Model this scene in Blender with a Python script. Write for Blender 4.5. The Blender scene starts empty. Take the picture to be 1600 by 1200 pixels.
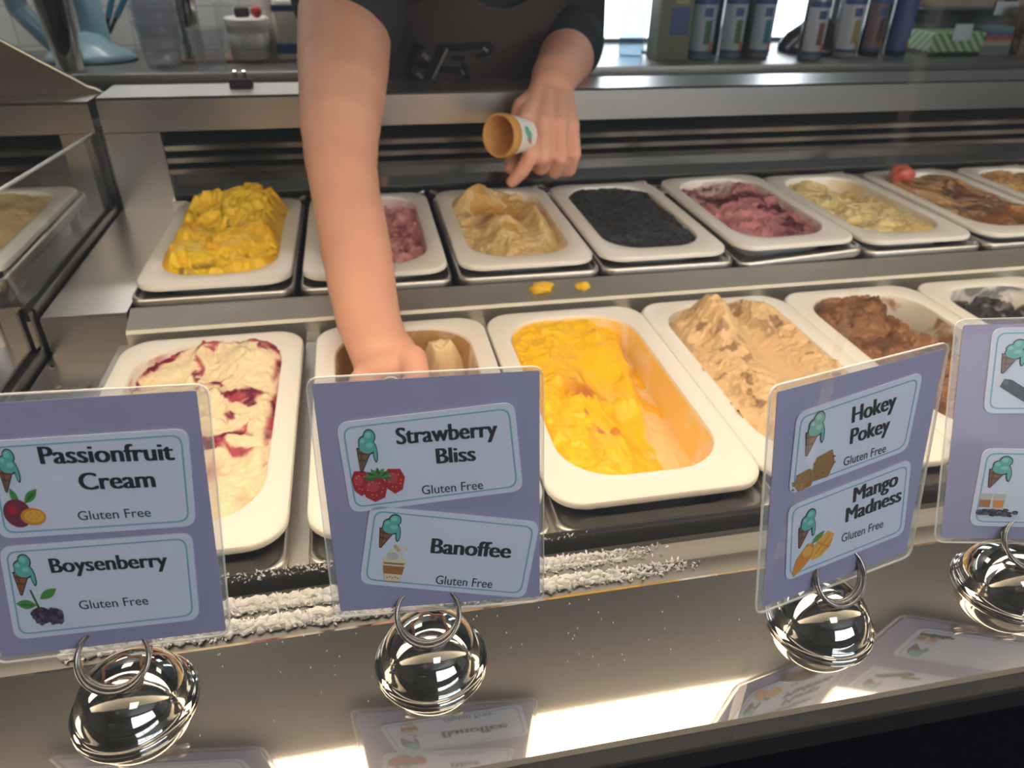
import bpy, bmesh, math, random
import numpy as np
from mathutils import Vector, Matrix, noise as mnoise

random.seed(7)
scene = bpy.context.scene
col = scene.collection
ZC = 1.40                      # eye height of the photographer above the floor

# ------------------------------------------------------------------ camera
F_PX = 1145.0
RM = Matrix(((0.980477, 0.090142, -0.174757), (-0.195981, 0.520439, -0.831105), (0.016033, 0.849128, 0.527944)))
cam = bpy.data.cameras.new('camera')
cam.sensor_width = 36.0
cam.lens = F_PX / 1600.0 * 36.0
cam.clip_start = 0.01
cam.dof.use_dof = True
cam.dof.focus_distance = 0.34
cam.dof.aperture_fstop = 15.0
camo = bpy.data.objects.new('camera', cam)
col.objects.link(camo)
camo.matrix_world = Matrix.Translation((0, 0, ZC)) @ RM.to_4x4()
scene.camera = camo

# ------------------------------------------------------------------ world, exposure
scene.view_settings.view_transform = 'Standard'
scene.view_settings.look = 'None'
scene.view_settings.gamma = 1.0
scene.view_settings.use_curve_mapping = False
scene.view_settings.exposure = 0.14
scene.cycles.use_denoising = True
scene.cycles.max_bounces = 10
scene.cycles.transparent_max_bounces = 16
scene.cycles.caustics_reflective = False
scene.cycles.caustics_refractive = False
scene.cycles.sample_clamp_indirect = 6.0
w = bpy.data.worlds.new('daylight')
scene.world = w
w.use_nodes = True
w.node_tree.nodes['Background'].inputs[0].default_value = (0.80, 0.91, 1.0, 1)
w.node_tree.nodes['Background'].inputs[1].default_value = 4.8


def portal(name, x0, x1, z0, z1, y, sgn):
    l = bpy.data.lights.new(name, 'AREA')
    l.shape = 'RECTANGLE'
    l.size = x1 - x0
    l.size_y = z1 - z0
    l.cycles.is_portal = True
    o = bpy.data.objects.new(name, l)
    col.objects.link(o)
    o.location = ((x0 + x1) / 2, y, (z0 + z1) / 2 + ZC)
    o.rotation_euler = (math.pi / 2 * sgn, 0, 0)


# window openings (x0, x1, z0, z1), z from eye height
WIN_A = (0.70, 0.985, -0.31, 0.75)
WIN_B = (1.36, 1.575, -0.31, 0.75)
WIN_F = (0.3, 3.4, -0.20, 1.30)
Y_BACK, Y_FRONT, X_L, X_R, Z_TOP, Z_FLOOR = 2.45, -2.8, -2.2, 4.2, 1.5, -1.40
portal('daylight_portal_a', *WIN_A, Y_BACK + 0.10, -1)
portal('daylight_portal_b', *WIN_B, Y_BACK + 0.10, -1)
portal('daylight_portal_c', *WIN_F, Y_FRONT - 0.10, 1)

LAMP_CASE = 7.2
CEIL_FILL = 2.6
BENCH_FILL = 15.0


def at(u, v, y):
    """point seen at photo pixel (u, v) that lies y metres in front of the lens plane line"""
    d = RM @ Vector((u - 800.0, -(v - 600.0), -F_PX))
    return d * (y / d.y)


# ------------------------------------------------------------------ materials
def mat(name, color, rough=0.5, metal=0.0, bump=0.0, bscale=200.0, var=0.0, vscale=30.0, stretch=None, coat=0.0,
        coat_rough=0.03, sss=0.0, sss_r=(1, .4, .2), rvar=0.0, spec=0.5, emit=0.0):
    m = bpy.data.materials.new(name)
    m.use_nodes = True
    nt = m.node_tree
    b = nt.nodes['Principled BSDF']
    c = (*color, 1) if len(color) == 3 else color
    b.inputs['Base Color'].default_value = c
    b.inputs['Roughness'].default_value = rough
    b.inputs['Metallic'].default_value = metal
    b.inputs['Specular IOR Level'].default_value = spec
    b.inputs['Coat Weight'].default_value = coat
    b.inputs['Coat Roughness'].default_value = coat_rough
    if sss:
        b.inputs['Subsurface Weight'].default_value = sss
        b.inputs['Subsurface Radius'].default_value = sss_r
        b.inputs['Subsurface Scale'].default_value = 0.006
    if emit:
        b.inputs['Emission Color'].default_value = c
        b.inputs['Emission Strength'].default_value = emit
    if bump or var or rvar:
        tc = nt.nodes.new('ShaderNodeTexCoord')
        mp = nt.nodes.new('ShaderNodeMapping')
        nt.links.new(tc.outputs['Object'], mp.inputs[0])
        if stretch:
            mp.inputs['Scale'].default_value = stretch
    if bump or rvar:
        n = nt.nodes.new('ShaderNodeTexNoise')
        n.inputs['Scale'].default_value = bscale
        n.inputs['Detail'].default_value = 4
        nt.links.new(mp.outputs[0], n.inputs['Vector'])
        if bump:
            bp = nt.nodes.new('ShaderNodeBump')
            bp.inputs['Strength'].default_value = bump
            bp.inputs['Distance'].default_value = 0.002
            nt.links.new(n.outputs['Fac'], bp.inputs['Height'])
            nt.links.new(bp.outputs[0], b.inputs['Normal'])
        if rvar:
            mr = nt.nodes.new('ShaderNodeMapRange')
            mr.inputs['To Min'].default_value = max(0.01, rough - rvar)
            mr.inputs['To Max'].default_value = rough + rvar
            mr.inputs['From Min'].default_value = 0.3
            mr.inputs['From Max'].default_value = 0.7
            nt.links.new(n.outputs['Fac'], mr.inputs['Value'])
            nt.links.new(mr.outputs[0], b.inputs['Roughness'])
    if var:
        n2 = nt.nodes.new('ShaderNodeTexNoise')
        n2.inputs['Scale'].default_value = vscale
        n2.inputs['Detail'].default_value = 5
        nt.links.new(mp.outputs[0], n2.inputs['Vector'])
        mx = nt.nodes.new('ShaderNodeMix')
        mx.data_type = 'RGBA'
        mx.inputs[6].default_value = tuple(min(1, x * (1 - var)) for x in c[:3]) + (1,)
        mx.inputs[7].default_value = tuple(min(1, x * (1 + var)) for x in c[:3]) + (1,)
        nt.links.new(n2.outputs['Fac'], mx.inputs[0])
        nt.links.new(mx.outputs[2], b.inputs['Base Color'])
    return m


def glass(name, tint=(1, 1, 1), ior=1.45, rough=0.0, haze=0.0, veil=(0.9, 0.9, 0.9)):
    """thin clear sheet: clear transmission, mirror reflection by angle, a diffuse veil"""
    m = bpy.data.materials.new(name)
    m.use_nodes = True
    nt = m.node_tree
    nt.nodes.clear()
    out = nt.nodes.new('ShaderNodeOutputMaterial')
    tr = nt.nodes.new('ShaderNodeBsdfTransparent')
    tr.inputs[0].default_value = (*tint, 1)
    gl = nt.nodes.new('ShaderNodeBsdfGlossy')
    gl.inputs['Roughness'].default_value = rough
    fr = nt.nodes.new('ShaderNodeFresnel')
    fr.inputs[0].default_value = ior
    geo = nt.nodes.new('ShaderNodeNewGeometry')
    sub = nt.nodes.new('ShaderNodeMath')
    sub.operation = 'SUBTRACT'
    sub.inputs[0].default_value = 1.0
    nt.links.new(geo.outputs['Backfacing'], sub.inputs[1])
    mul = nt.nodes.new('ShaderNodeMath')
    mul.operation = 'MULTIPLY'
    nt.links.new(fr.outputs[0], mul.inputs[0])
    nt.links.new(sub.outputs[0], mul.inputs[1])
    mx = nt.nodes.new('ShaderNodeMixShader')
    nt.links.new(mul.outputs[0], mx.inputs[0])
    nt.links.new(tr.outputs[0], mx.inputs[1])
    nt.links.new(gl.outputs[0], mx.inputs[2])
    last = mx
    if haze:
        df = nt.nodes.new('ShaderNodeBsdfDiffuse')
        df.inputs[0].default_value = (*veil, 1)
        m2 = nt.nodes.new('ShaderNodeMixShader')
        m2.inputs[0].default_value = haze
        nt.links.new(last.outputs[0], m2.inputs[1])
        nt.links.new(df.outputs[0], m2.inputs[2])
        last = m2
    nt.links.new(last.outputs[0], out.inputs[0])
    return m


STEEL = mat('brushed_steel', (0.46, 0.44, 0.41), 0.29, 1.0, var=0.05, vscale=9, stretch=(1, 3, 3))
STEEL_VENT = mat('vent_steel', (0.11, 0.109, 0.106), 0.46, 1.0)
STEEL_MATTE = mat('matte_steel', (0.56, 0.54, 0.50), 0.52, 1.0, var=0.10, vscale=20, stretch=(1, 3, 3))
STEEL_TRAY = mat('tray_steel', (0.56, 0.54, 0.51), 0.38, 1.0, var=0.08, vscale=30)
STEEL_P = mat('polished_steel', (0.62, 0.60, 0.57), 0.10, 1.0, var=0.06, vscale=30)
STEEL_SHELF = None          # two-lobed finish, below
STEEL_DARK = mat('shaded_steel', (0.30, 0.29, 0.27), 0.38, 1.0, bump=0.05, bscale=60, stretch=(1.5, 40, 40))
CHROME = mat('polished_chrome', (0.52, 0.50, 0.46), 0.06, 1.0, bump=0.012, bscale=60, var=0.25, vscale=160)
WIRE = mat('dull_wire', (0.33, 0.31, 0.29), 0.25, 1.0, var=0.4, vscale=300)
RUST = mat('rust', (0.11, 0.05, 0.025), 0.8, 0.0, bump=0.4, bscale=900)
BLACK = mat('black_gap', (0.012, 0.012, 0.013), 0.6)
PANEL = mat('dark_speckled_panel', (0.006, 0.007, 0.009), 0.75, var=0.9, vscale=160, spec=0.06)
GRAPHITE = mat('graphite_steel', (0.13, 0.115, 0.095), 0.5, 1.0, bump=0.05, bscale=300)
WHITE_PL = mat('white_plastic', (0.83, 0.80, 0.75), 0.32, sss=0.08, sss_r=(1, .9, .8))
GLASS = glass('clear_glass')
GLASS_FRONT = glass('front_glass', haze=0.013, veil=(.85, .9, .95))  # pale diffuse haze painted in for the veil of reflected daylight
GLASS_DIV = glass('divider_glass', tint=(0.88, 0.90, 0.89), haze=0.03)
LAMI = glass('laminate_film', tint=(0.93, 0.93, 0.93), ior=1.5, haze=0.16, rough=0.08)
LAMI_EDGE = glass('laminate_edge', tint=(0.9, 0.9, 0.9), ior=1.5, haze=0.50, rough=0.1)
SKIN = mat('skin', (0.74, 0.395, 0.285), 0.5, var=0.16, vscale=22, sss=0.25, sss_r=(1, .35, .2), bump=0.06, bscale=300, spec=0.35)
TILE = None


def shelf_steel():
    """rolled sheet: a mirror-like skin over a broader satin sheen, fine grain along the counter"""
    m = bpy.data.materials.new('satin_steel_shelf')
    m.use_nodes = True
    nt = m.node_tree
    a = nt.nodes['Principled BSDF']
    out = nt.nodes['Material Output']
    b = nt.nodes.new('ShaderNodeBsdfPrincipled')
    tc = nt.nodes.new('ShaderNodeTexCoord')
    mp = nt.nodes.new('ShaderNodeMapping'); mp.inputs['Scale'].default_value = (.35, 1, 1)
    nz = nt.nodes.new('ShaderNodeTexNoise'); nz.inputs['Scale'].default_value = 2600; nz.inputs['Detail'].default_value = 3
    nt.links.new(tc.outputs['Object'], mp.inputs[0]); nt.links.new(mp.outputs[0], nz.inputs['Vector'])
    rmp = nt.nodes.new('ShaderNodeMapRange')
    rmp.inputs['From Min'].default_value = .35; rmp.inputs['From Max'].default_value = .65
    rmp.inputs['To Min'].default_value = .035; rmp.inputs['To Max'].default_value = .060
    nt.links.new(nz.outputs['Fac'], rmp.inputs['Value'])
    for q, r, c in ((a, .05, (.58, .56, .53, 1)), (b, .30, (.50, .475, .44, 1))):
        q.inputs['Metallic'].default_value = 1.0
        q.inputs['Roughness'].default_value = r
        q.inputs['Base Color'].default_value = c
    nt.links.new(rmp.outputs[0], a.inputs['Roughness'])
    mx = nt.nodes.new('ShaderNodeMixShader')
    mf = nt.nodes.new('ShaderNodeMapRange')
    mf.inputs['From Min'].default_value = .35; mf.inputs['From Max'].default_value = .65
    mf.inputs['To Min'].default_value = .13; mf.inputs['To Max'].default_value = .21
    nt.links.new(nz.outputs['Fac'], mf.inputs['Value']); nt.links.new(mf.outputs[0], mx.inputs[0])
    nt.links.new(a.outputs[0], mx.inputs[1]); nt.links.new(b.outputs[0], mx.inputs[2])
    nt.links.new(mx.outputs[0], out.inputs[0])
    return m


STEEL_SHELF = shelf_steel()


def new_mesh_obj(name, verts, faces, mats, fmat=None, parent=None, smooth=False, loc=(0, 0, 0)):
    me = bpy.data.meshes.new(name)
    me.from_pydata([tuple(v) for v in verts], [], faces)
    if not isinstance(mats, (list, tuple)):
        mats = [mats]
    for m in mats:
        me.materials.append(m)
    if fmat is not None:
        me.polygons.foreach_set('material_index', fmat)
    if smooth:
        me.polygons.foreach_set('use_smooth', [True] * len(me.polygons))
    me.update()
    o = bpy.data.objects.new(name, me)
    col.objects.link(o)
    o.location = loc
    if parent:
        o.parent = parent
    return o


class MB:
    """collects simple shapes into one mesh"""

    def __init__(s):
        s.v, s.f, s.m = [], [], []
        s.sm = False

    def add(s, vs, fs, mi=0):
        n = len(s.v)
        s.v += [tuple(v) for v in vs]
        for f in fs:
            s.f.append(tuple(i + n for i in f))
            s.m.append(mi)
        return s

    def box(s, x0, x1, y0, y1, z0, z1, mi=0, bev=0.0):
        if bev:
            bm = bmesh.new()
            bmesh.ops.create_cube(bm, size=1)
            for v in bm.verts:
                v.co = Vector(((x0 + x1) / 2 + v.co.x * (x1 - x0), (y0 + y1) / 2 + v.co.y * (y1 - y0), (z0 + z1) / 2 + v.co.z * (z1 - z0)))
            bmesh.ops.bevel(bm, geom=bm.edges[:], offset=bev, segments=3, profile=0.5, affect='EDGES')
            bm.verts.index_update()
            s.add([v.co for v in bm.verts], [[v.index for v in f.verts] for f in bm.faces], mi)
            bm.free()
            return s
        vs = [(x0, y0, z0), (x1, y0, z0), (x1, y1, z0), (x0, y1, z0), (x0, y0, z1), (x1, y0, z1), (x1, y1, z1), (x0, y1, z1)]
        return s.add(vs, [(0, 3, 2, 1), (4, 5, 6, 7), (0, 1, 5, 4), (1, 2, 6, 5), (2, 3, 7, 6), (3, 0, 4, 7)], mi)

    def prof(s, pts, x0, x1, mi=0, closed=True):
        """profile in (y, z) swept along x"""
        n = len(pts)
        vs = [(x0, p[0], p[1]) for p in pts] + [(x1, p[0], p[1]) for p in pts]
        fs = [(i, (i + 1) % n, (i + 1) % n + n, i + n) for i in range(n if closed else n - 1)]
        if closed:
            fs += [tuple(range(n - 1, -1, -1)), tuple(range(n, 2 * n))]
        return s.add(vs, fs, mi)

    def poly(s, pts, z0, z1, mi=0):
        """extruded outline in the local xy plane"""
        n = len(pts)
        a = sum(pts[i][0] * pts[(i + 1) % n][1] - pts[(i + 1) % n][0] * pts[i][1] for i in range(n))
        if a < 0:
            pts = pts[::-1]
        vs = [(p[0], p[1], z0) for p in pts] + [(p[0], p[1], z1) for p in pts]
        fs = [(i, (i + 1) % n, (i + 1) % n + n, i + n) for i in range(n)]
        fs += [tuple(range(n - 1, -1, -1)), tuple(range(n, 2 * n))]
        return s.add(vs, fs, mi)

    def ring(s, outer, inner, z0, z1, mi=0):
        n = len(outer)
        vs = [(p[0], p[1], z1) for p in outer] + [(p[0], p[1], z1) for p in inner] + [(p[0], p[1], z0) for p in outer] + [(p[0], p[1], z0) for p in inner]
        fs = []
        for i in range(n):
            j = (i + 1) % n
            fs += [(i, j, n + j, n + i), (2 * n + i, i, n + i, 3 * n + i)[:0] or (i, 2 * n + i, 2 * n + j, j), (n + i, n + j, 3 * n + j, 3 * n + i)]
        return s.add(vs, fs, mi)

    def lathe(s, prof, c=(0, 0, 0), n=32, mi=0, M=None):
        vs, fs = [], []
        k = len(prof)
        for i in range(n):
            a = 2 * math.pi * i / n
            for (r, z) in prof:
                p = Vector((r * math.cos(a), r * math.sin(a), z))
                if M:
                    p = M @ p
                vs.append(p + Vector(c))
        for i in range(n):
            j = (i + 1) % n
            for q in range(k - 1):
                fs.append((i * k + q, j * k + q, j * k + q + 1, i * k + q + 1))
        if prof[0][0] > 1e-6:
            fs.append(tuple(i * k for i in range(n - 1, -1, -1)))
        if prof[-1][0] > 1e-6:
            fs.append(tuple(i * k + k - 1 for i in range(n)))
        return s.add(vs, fs, mi)

    def tube(s, pts, r, n=10, mi=0, closed=False):
        pts = [Vector(p) for p in pts]
        rs = r if isinstance(r, (list, tuple)) else [r] * len(pts)
        vs, fs = [], []
        k = len(pts)
        ref = None
        for i, p in enumerate(pts):
            if closed:
                t = pts[(i + 1) % k] - pts[i - 1]
            else:
                t = pts[min(i + 1, k - 1)] - pts[max(i - 1, 0)]
            t.normalize()
            if ref is None:
                ref = t.orthogonal().normalized()
            ref = (ref - t * ref.dot(t)).normalized()
            b = t.cross(ref)
            for j in range(n):
                a = 2 * math.pi * j / n
                vs.append(p + (ref * math.cos(a) + b * math.sin(a)) * rs[i])
        for i in range(k if closed else k - 1):
            i2 = (i + 1) % k
            for j in range(n):
                j2 = (j + 1) % n
                fs.append((i * n + j, i * n + j2, i2 * n + j2, i2 * n + j))
        if not closed:
            fs += [tuple(range(n - 1, -1, -1)), tuple((k - 1) * n + j for j in range(n))]
        return s.add(vs, fs, mi)

    def cap(s, p0, p1, r0, r1, n=24, mi=0):
        """tapered capsule"""
        p0, p1 = Vector(p0), Vector(p1)
        t = (p1 - p0)
        L = max(t.length, 1e-6)
        t.normalize()
        pts, rs = [], []
        for a in (-85, -60, -35, -10):
            A = math.radians(a)
            pts.append(p0 + t * r0 * math.sin(A)); rs.append(r0 * math.cos(A))
        for a in (10, 35, 60, 85):
            A = math.radians(a)
            pts.append(p1 + t * r1 * math.sin(A)); rs.append(r1 * math.cos(A))
        return s.tube(pts, rs, n, mi)

    def chain(s, pts):
        for a, b in zip(pts[:-1], pts[1:]):
            s.cap(a[:3], b[:3], a[3], b[3])
        return s

    def ell(s, c, r, n=20, mi=0):
        prof = [(math.cos(math.radians(a)), math.sin(math.radians(a))) for a in range(-90, 91, 15)]
        prof[0] = (0, -1); prof[-1] = (0, 1)
        M = Matrix.Diagonal((r[0], r[1], r[2]))
        return s.lathe([(max(p[0], 1e-7), p[1]) for p in prof], c, n, mi, M)

    def build(s, name, mats, parent=None, smooth=False, loc=(0, 0, 0), auto=None):
        o = new_mesh_obj(name, s.v, s.f, mats, s.m, parent, smooth, loc)
        if auto is not None:
            me = o.data
            me.polygons.foreach_set('use_smooth', [True] * len(me.polygons))
            bm = bmesh.new(); bm.from_mesh(me)
            for e in bm.edges:
                if len(e.link_faces) == 2 and e.calc_face_angle(0) > math.radians(auto):
                    e.smooth = False
            bm.to_mesh(me); bm.free()
        return o


def tag(o, label, cat=None, group=None, kind=None):
    o['label'] = label
    if cat: o['category'] = cat
    if group: o['group'] = group
    if kind: o['kind'] = kind
    return o


def thing(name, label, cat, loc=(0, 0, 0), rotz=0.0, group=None):
    o = bpy.data.objects.new(name, None)
    o.empty_display_size = 0.02
    col.objects.link(o)
    o.location = loc
    o.rotation_euler = (0, 0, rotz)
    return tag(o, label, cat, group)


def struct(o, label=None):
    o['kind'] = 'structure'
    if label: o['label'] = label
    return o


def remesh(o, voxel, smooth=8, factor=0.5):
    m = o.modifiers.new('r', 'REMESH'); m.mode = 'VOXEL'; m.voxel_size = voxel; m.use_smooth_shade = True
    sm = o.modifiers.new('s', 'SMOOTH'); sm.iterations = smooth; sm.factor = factor
    dg = bpy.context.evaluated_depsgraph_get()
    me = bpy.data.meshes.new_from_object(o.evaluated_get(dg))
    o.modifiers.clear()
    mats = [m for m in o.data.materials]
    o.data = me
    if not me.materials:
        for m in mats: me.materials.append(m)
    me.polygons.foreach_set('use_smooth', [True] * len(me.polygons))
    me.polygons.foreach_set('material_index', [0] * len(me.polygons))
    return o


def rrect(a, b, r, n=7, cx=0, cy=0):
    """rounded rectangle outline, counter-clockwise; r one radius or four (front-right, back-right, back-left, front-left)"""
    rs = r if isinstance(r, (list, tuple)) else (r,) * 4
    out = []
    for k, (sx, sy) in enumerate(((1, -1), (1, 1), (-1, 1), (-1, -1))):
        q = rs[k]
        c = (sx * (a - q), sy * (b - q))
        st = (-90, 0, 90, 180)[k]
        for i in range(n + 1):
            A = math.radians(st + 90 * i / n)
            out.append((cx + c[0] + q * math.cos(A), cy + c[1] + q * math.sin(A)))
    return out


def loops(mb, L, mi=0, cap_last=True, mis=None):
    """bridge a list of loops [(pts2d, z)]"""
    n = len(L[0][0])
    vs = [(p[0], p[1], z) for pts, z in L for p in pts]
    base = len(mb.v)
    mb.v += vs
    for k in range(len(L) - 1):
        for i in range(n):
            j = (i + 1) % n
            mb.f.append((base + k * n + i, base + k * n + j, base + (k + 1) * n + j, base + (k + 1) * n + i))
            mb.m.append(mis[k] if mis else mi)
    if cap_last:
        mb.f.append(tuple(base + (len(L) - 1) * n + i for i in range(n)))
        mb.m.append(mis[-1] if mis else mi)


# ------------------------------------------------------------------ room shell
def tile_mat():
    m = mat('white_wall_tile', (0.62, 0.62, 0.60), 0.25)
    nt = m.node_tree
    b = nt.nodes['Principled BSDF']
    tc = nt.nodes.new('ShaderNodeTexCoord')
    mp = nt.nodes.new('ShaderNodeMapping')
    mp.inputs['Rotation'].default_value = (math.pi / 2, 0, 0)
    br = nt.nodes.new('ShaderNodeTexBrick')
    br.offset = 0.0
    br.inputs['Scale'].default_value = 1.0
    br.inputs['Brick Width'].default_value = 0.15
    br.inputs['Row Height'].default_value = 0.10
    br.inputs['Mortar Size'].default_value = 0.002
    br.inputs['Color1'].default_value = (0.60, 0.60, 0.58, 1)
    br.inputs['Color2'].default_value = (0.64, 0.64, 0.62, 1)
    br.inputs['Mortar'].default_value = (0.40, 0.40, 0.39, 1)
    nt.links.new(tc.outputs['Object'], mp.inputs[0])
    nt.links.new(mp.outputs[0], br.inputs[0])
    nt.links.new(br.outputs[0], b.inputs['Base Color'])
    return m


PLASTER = mat('painted_plaster', (0.20, 0.19, 0.18), 0.8, var=0.06, vscale=3)
DARKWALL = mat('dark_painted_wall', (0.20, 0.215, 0.215), 0.7, var=0.1, vscale=4)
FLOORM = mat('floor_tile', (0.16, 0.14, 0.12), 0.5, var=0.15, vscale=6)
CEILM = mat('ceiling_paint', (0.26, 0.25, 0.23), 0.9)
FRAME = mat('window_frame_paint', (0.25, 0.26, 0.27), 0.5)
struct(MB().box(X_L - .1, X_R + .1, Y_FRONT - .1, Y_BACK + .1, Z_FLOOR - .1, Z_FLOOR).build('floor', FLOORM), 'dark tiled shop floor')
struct(MB().box(X_L - .1, X_R + .1, Y_FRONT - .1, Y_BACK + .1, Z_TOP, Z_TOP + .1).build('ceiling', CEILM), 'plain ceiling')
struct(MB().box(X_L - .1, X_L, Y_FRONT, Y_BACK, Z_FLOOR, Z_TOP).build('wall_left', PLASTER), 'plain side wall')
struct(MB().box(X_R, X_R + .1, Y_FRONT, Y_BACK, Z_FLOOR, Z_TOP).build('wall_right', PLASTER), 'plain side wall')


def wall_with_windows(name, y0, y1, wins, mats, xsplit=None):
    mb = MB()
    xs = X_L
    for (x0, x1, z0, z1) in wins:
        if xsplit and xs < xsplit <= x0:
            mb.box(xs, xsplit, y0, y1, Z_FLOOR, Z_TOP, 0)
            mb.box(xsplit, x0, y0, y1, Z_FLOOR, Z_TOP, 1)
        else:
            mb.box(xs, x0, y0, y1, Z_FLOOR, Z_TOP, 1)
        mb.box(x0, x1, y0, y1, Z_FLOOR, z0, 1)
        mb.box(x0, x1, y0, y1, z1, Z_TOP, 1)
        xs = x1
    mb.box(xs, X_R, y0, y1, Z_FLOOR, Z_TOP, 1)
    return struct(mb.build(name, mats))


wall_with_windows('wall_back', Y_BACK, Y_BACK + .1, [WIN_A, WIN_B], [tile_mat(), DARKWALL], 0.66)['label'] = 'back wall, white tiles at one end and dark paint beside the windows'
wall_with_windows('wall_front', Y_FRONT - .1, Y_FRONT, [WIN_F], [PLASTER, PLASTER])['label'] = 'street side wall of the shop'
for i, (W, y, nb) in enumerate(((WIN_A, Y_BACK + .04, 0), (WIN_B, Y_BACK + .04, 0), (WIN_F, Y_FRONT - .06, 3))):
    mb = MB()
    t = 0.012 if i < 2 else 0.04
    x0, x1, z0, z1 = W
    mb.box(x0, x0 + t, y, y + .03, z0, z1); mb.box(x1 - t, x1, y, y + .03, z0, z1)
    mb.box(x0, x1, y, y + .03, z0, z0 + t); mb.box(x0, x1, y, y + .03, z1 - t, z1)
    for k in range(nb):
        xx = x0 + (x1 - x0) * (k + 1) / (nb + 1)
        mb.box(xx - .02, xx + .02, y, y + .03, z0, z1)
    if nb:
        mb.box(x0, x1, y, y + .03, 0.28, 0.32)
    fr = struct(mb.build('window_%d' % (i + 1), FRAME), ('bright window beside the bench behind the server', 'narrow bright window between the syrup bottles', 'shop front window facing the street')[i])
    MB().box(x0 + t, x1 - t, y + .012, y + .018, z0 + t, z1 - t).build('pane', GLASS, fr)

# unseen ceiling lamps added to light the room
LAMPM = mat('lamp_diffuser', (1.0, 0.93, 0.82), 0.5, emit=CEIL_FILL)
for i, (lx, ly) in enumerate(((-0.7, 2.10), (1.7, 2.10), (0.4, -1.2))):
    t = thing('added_ceiling_light', ('added square ceiling light over the staff side near the tiled wall', 'added square ceiling light over the staff side near the syrup bottles', 'added square ceiling light over the customer side')[i], 'ceiling light', (lx, ly, Z_TOP), group='added ceiling lights')
    mb = MB()
    mb.ring(rrect(.32, .32, .01), rrect(.30, .30, .01), -.03, 0)
    mb.build('lamp_frame', FRAME, t)
    MB().box(-.30, .30, -.30, .30, -.022, -.004).build('lamp_diffuser', LAMPM, t)

bl = thing('strip_light', 'added unseen strip light on the tiled wall above the bench with the blue mixer', 'strip light', (-0.75, 2.20, 0.42))  # lamp added out of view to brighten the tiles and bench
MB().box(-1.15, 1.15, -.04, .25, .004, .03, bev=.003).build('lamp_housing', FRAME, bl)
MB().box(-1.12, 1.12, -.03, .03, -.012, .0035).build('lamp_diffuser', mat('bench_fill_diffuser', (1.0, .96, .88), .5, emit=BENCH_FILL), bl)

# ------------------------------------------------------------------ display case
XA, XB = -0.328, 2.30           # the case with the signs
case = thing('display_case', 'long steel ice cream display case with two rows of wells behind the signs', 'display case', (0.9, 0.6, Z_FLOOR))


def cpart(mb, name, m, parent=None, **k):
    """part of the case, drawn in room coordinates"""
    o = mb.build(name, m, parent or case, **k)
    if parent is None:
        o.location = -Vector(case.location)
    return o


XS = -1.0
# front shelf plate with its bent edge
mb = MB()
mb.prof([(.1555, -.2705), (.1580, -.2700), (.2320, -.2700), (.2345, -.2715), (.2345, -.276), (.1555, -.276)], XS, XB)
cpart(mb, 'shelf_plate', STEEL_SHELF)
mb = MB()
mb.prof([(.1475, -.2695), (.1485, -.2688), (.1545, -.2688), (.1553, -.2695), (.1553, -.281), (.1475, -.281)], XS, XB)
cpart(mb, 'edge_strip', mat('grey_edge_strip', (0.026, 0.026, 0.027), 0.75, spec=.08))
cpart(MB().box(XS, XB, .1500, .1550, Z_FLOOR + .08, -.2812), 'front_panel', PANEL)
cpart(MB().box(XS, XB, .19, 1.10, Z_FLOOR, Z_FLOOR + .08), 'plinth', BLACK)
# vent grille stepping down to the wells
VENT = [(.2345, -.2762), (.2355, -.2985), (.2570, -.2990), (.2645, -.2938), (.2655, -.2932), (.2663, -.2938), (.2668, -.3310),
        (.2970, -.3315), (.3085, -.3262), (.3100, -.3255), (.3110, -.3262), (.3115, -.3560), (.3440, -.3560), (.3470, -.3480), (.3482, -.3465), (.3500, -.3475), (.3515, -.3455), (.3530, -.3455), (.3545, -.3475), (.3555, -.3800), (.2345, -.3800)]
mb = MB()
mb.prof(VENT, XA + .01, XB)
cpart(mb, 'vent_grille', STEEL_VENT, auto=40)
# well floor, dark
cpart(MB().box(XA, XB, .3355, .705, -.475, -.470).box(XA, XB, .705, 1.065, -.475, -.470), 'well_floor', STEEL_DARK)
# rail between the two rows
mb = MB()
mb.prof([(.7365, -.3352), (.7350, -.3340), (.7330, -.3348), (.7040, -.3440), (.7010, -.3470), (.7010, -.4700), (.7040, -.4700), (.7045, -.3490), (.7365, -.3390)], XA + .085, XB)
cpart(mb, 'middle_rail', STEEL_MATTE)
# rear wall: end post, louvre blades, sloping mirror plate, sill
mb = MB()
mb.box(XA + .006, -.2545, 1.058, 1.10, -.470, -.2340)
cpart(mb, 'end_post', STEEL)
cpart(MB().box(-.2545, XB, 1.098, 1.10, -.470, -.2340), 'rear_panel', BLACK)
for k, z in enumerate((-.2520, -.2680, -.2830)):
    mb = MB()
    mb.prof([(1.062, z - .0075), (1.060, z - .0005), (1.064, z + .0015), (1.096, z + .010), (1.096, z + .006)], -.2545, XB)
    cpart(mb, 'louvre_blade', STEEL)
mb = MB()
mb.prof([(1.0905, -.2865), (1.0885, -.2860), (1.0640, -.3190), (1.0405, -.3205), (1.0405, -.3400), (1.0430, -.3400), (1.0430, -.3225), (1.0655, -.3210)], -.2545, XB)
cpart(mb, 'mirror_plate', STEEL_P)
mb = MB()
mb.prof([(1.0580, -.2330), (1.0580, -.1935), (1.0610, -.1905), (1.150, -.1905), (1.150, -.2330)], XA + .006, XB)
cpart(mb, 'top_bar', STEEL, auto=30)
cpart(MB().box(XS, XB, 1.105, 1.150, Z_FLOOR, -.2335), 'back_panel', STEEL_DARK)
for xm in (-.2455, -.0640, .1082, .2745, .4395, .6050, .7760):
    cpart(MB().box(xm - .007, xm + .007, .356, .701, -.3660, -.3580, bev=.001), 'well_divider', STEEL_MATTE)
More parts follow.
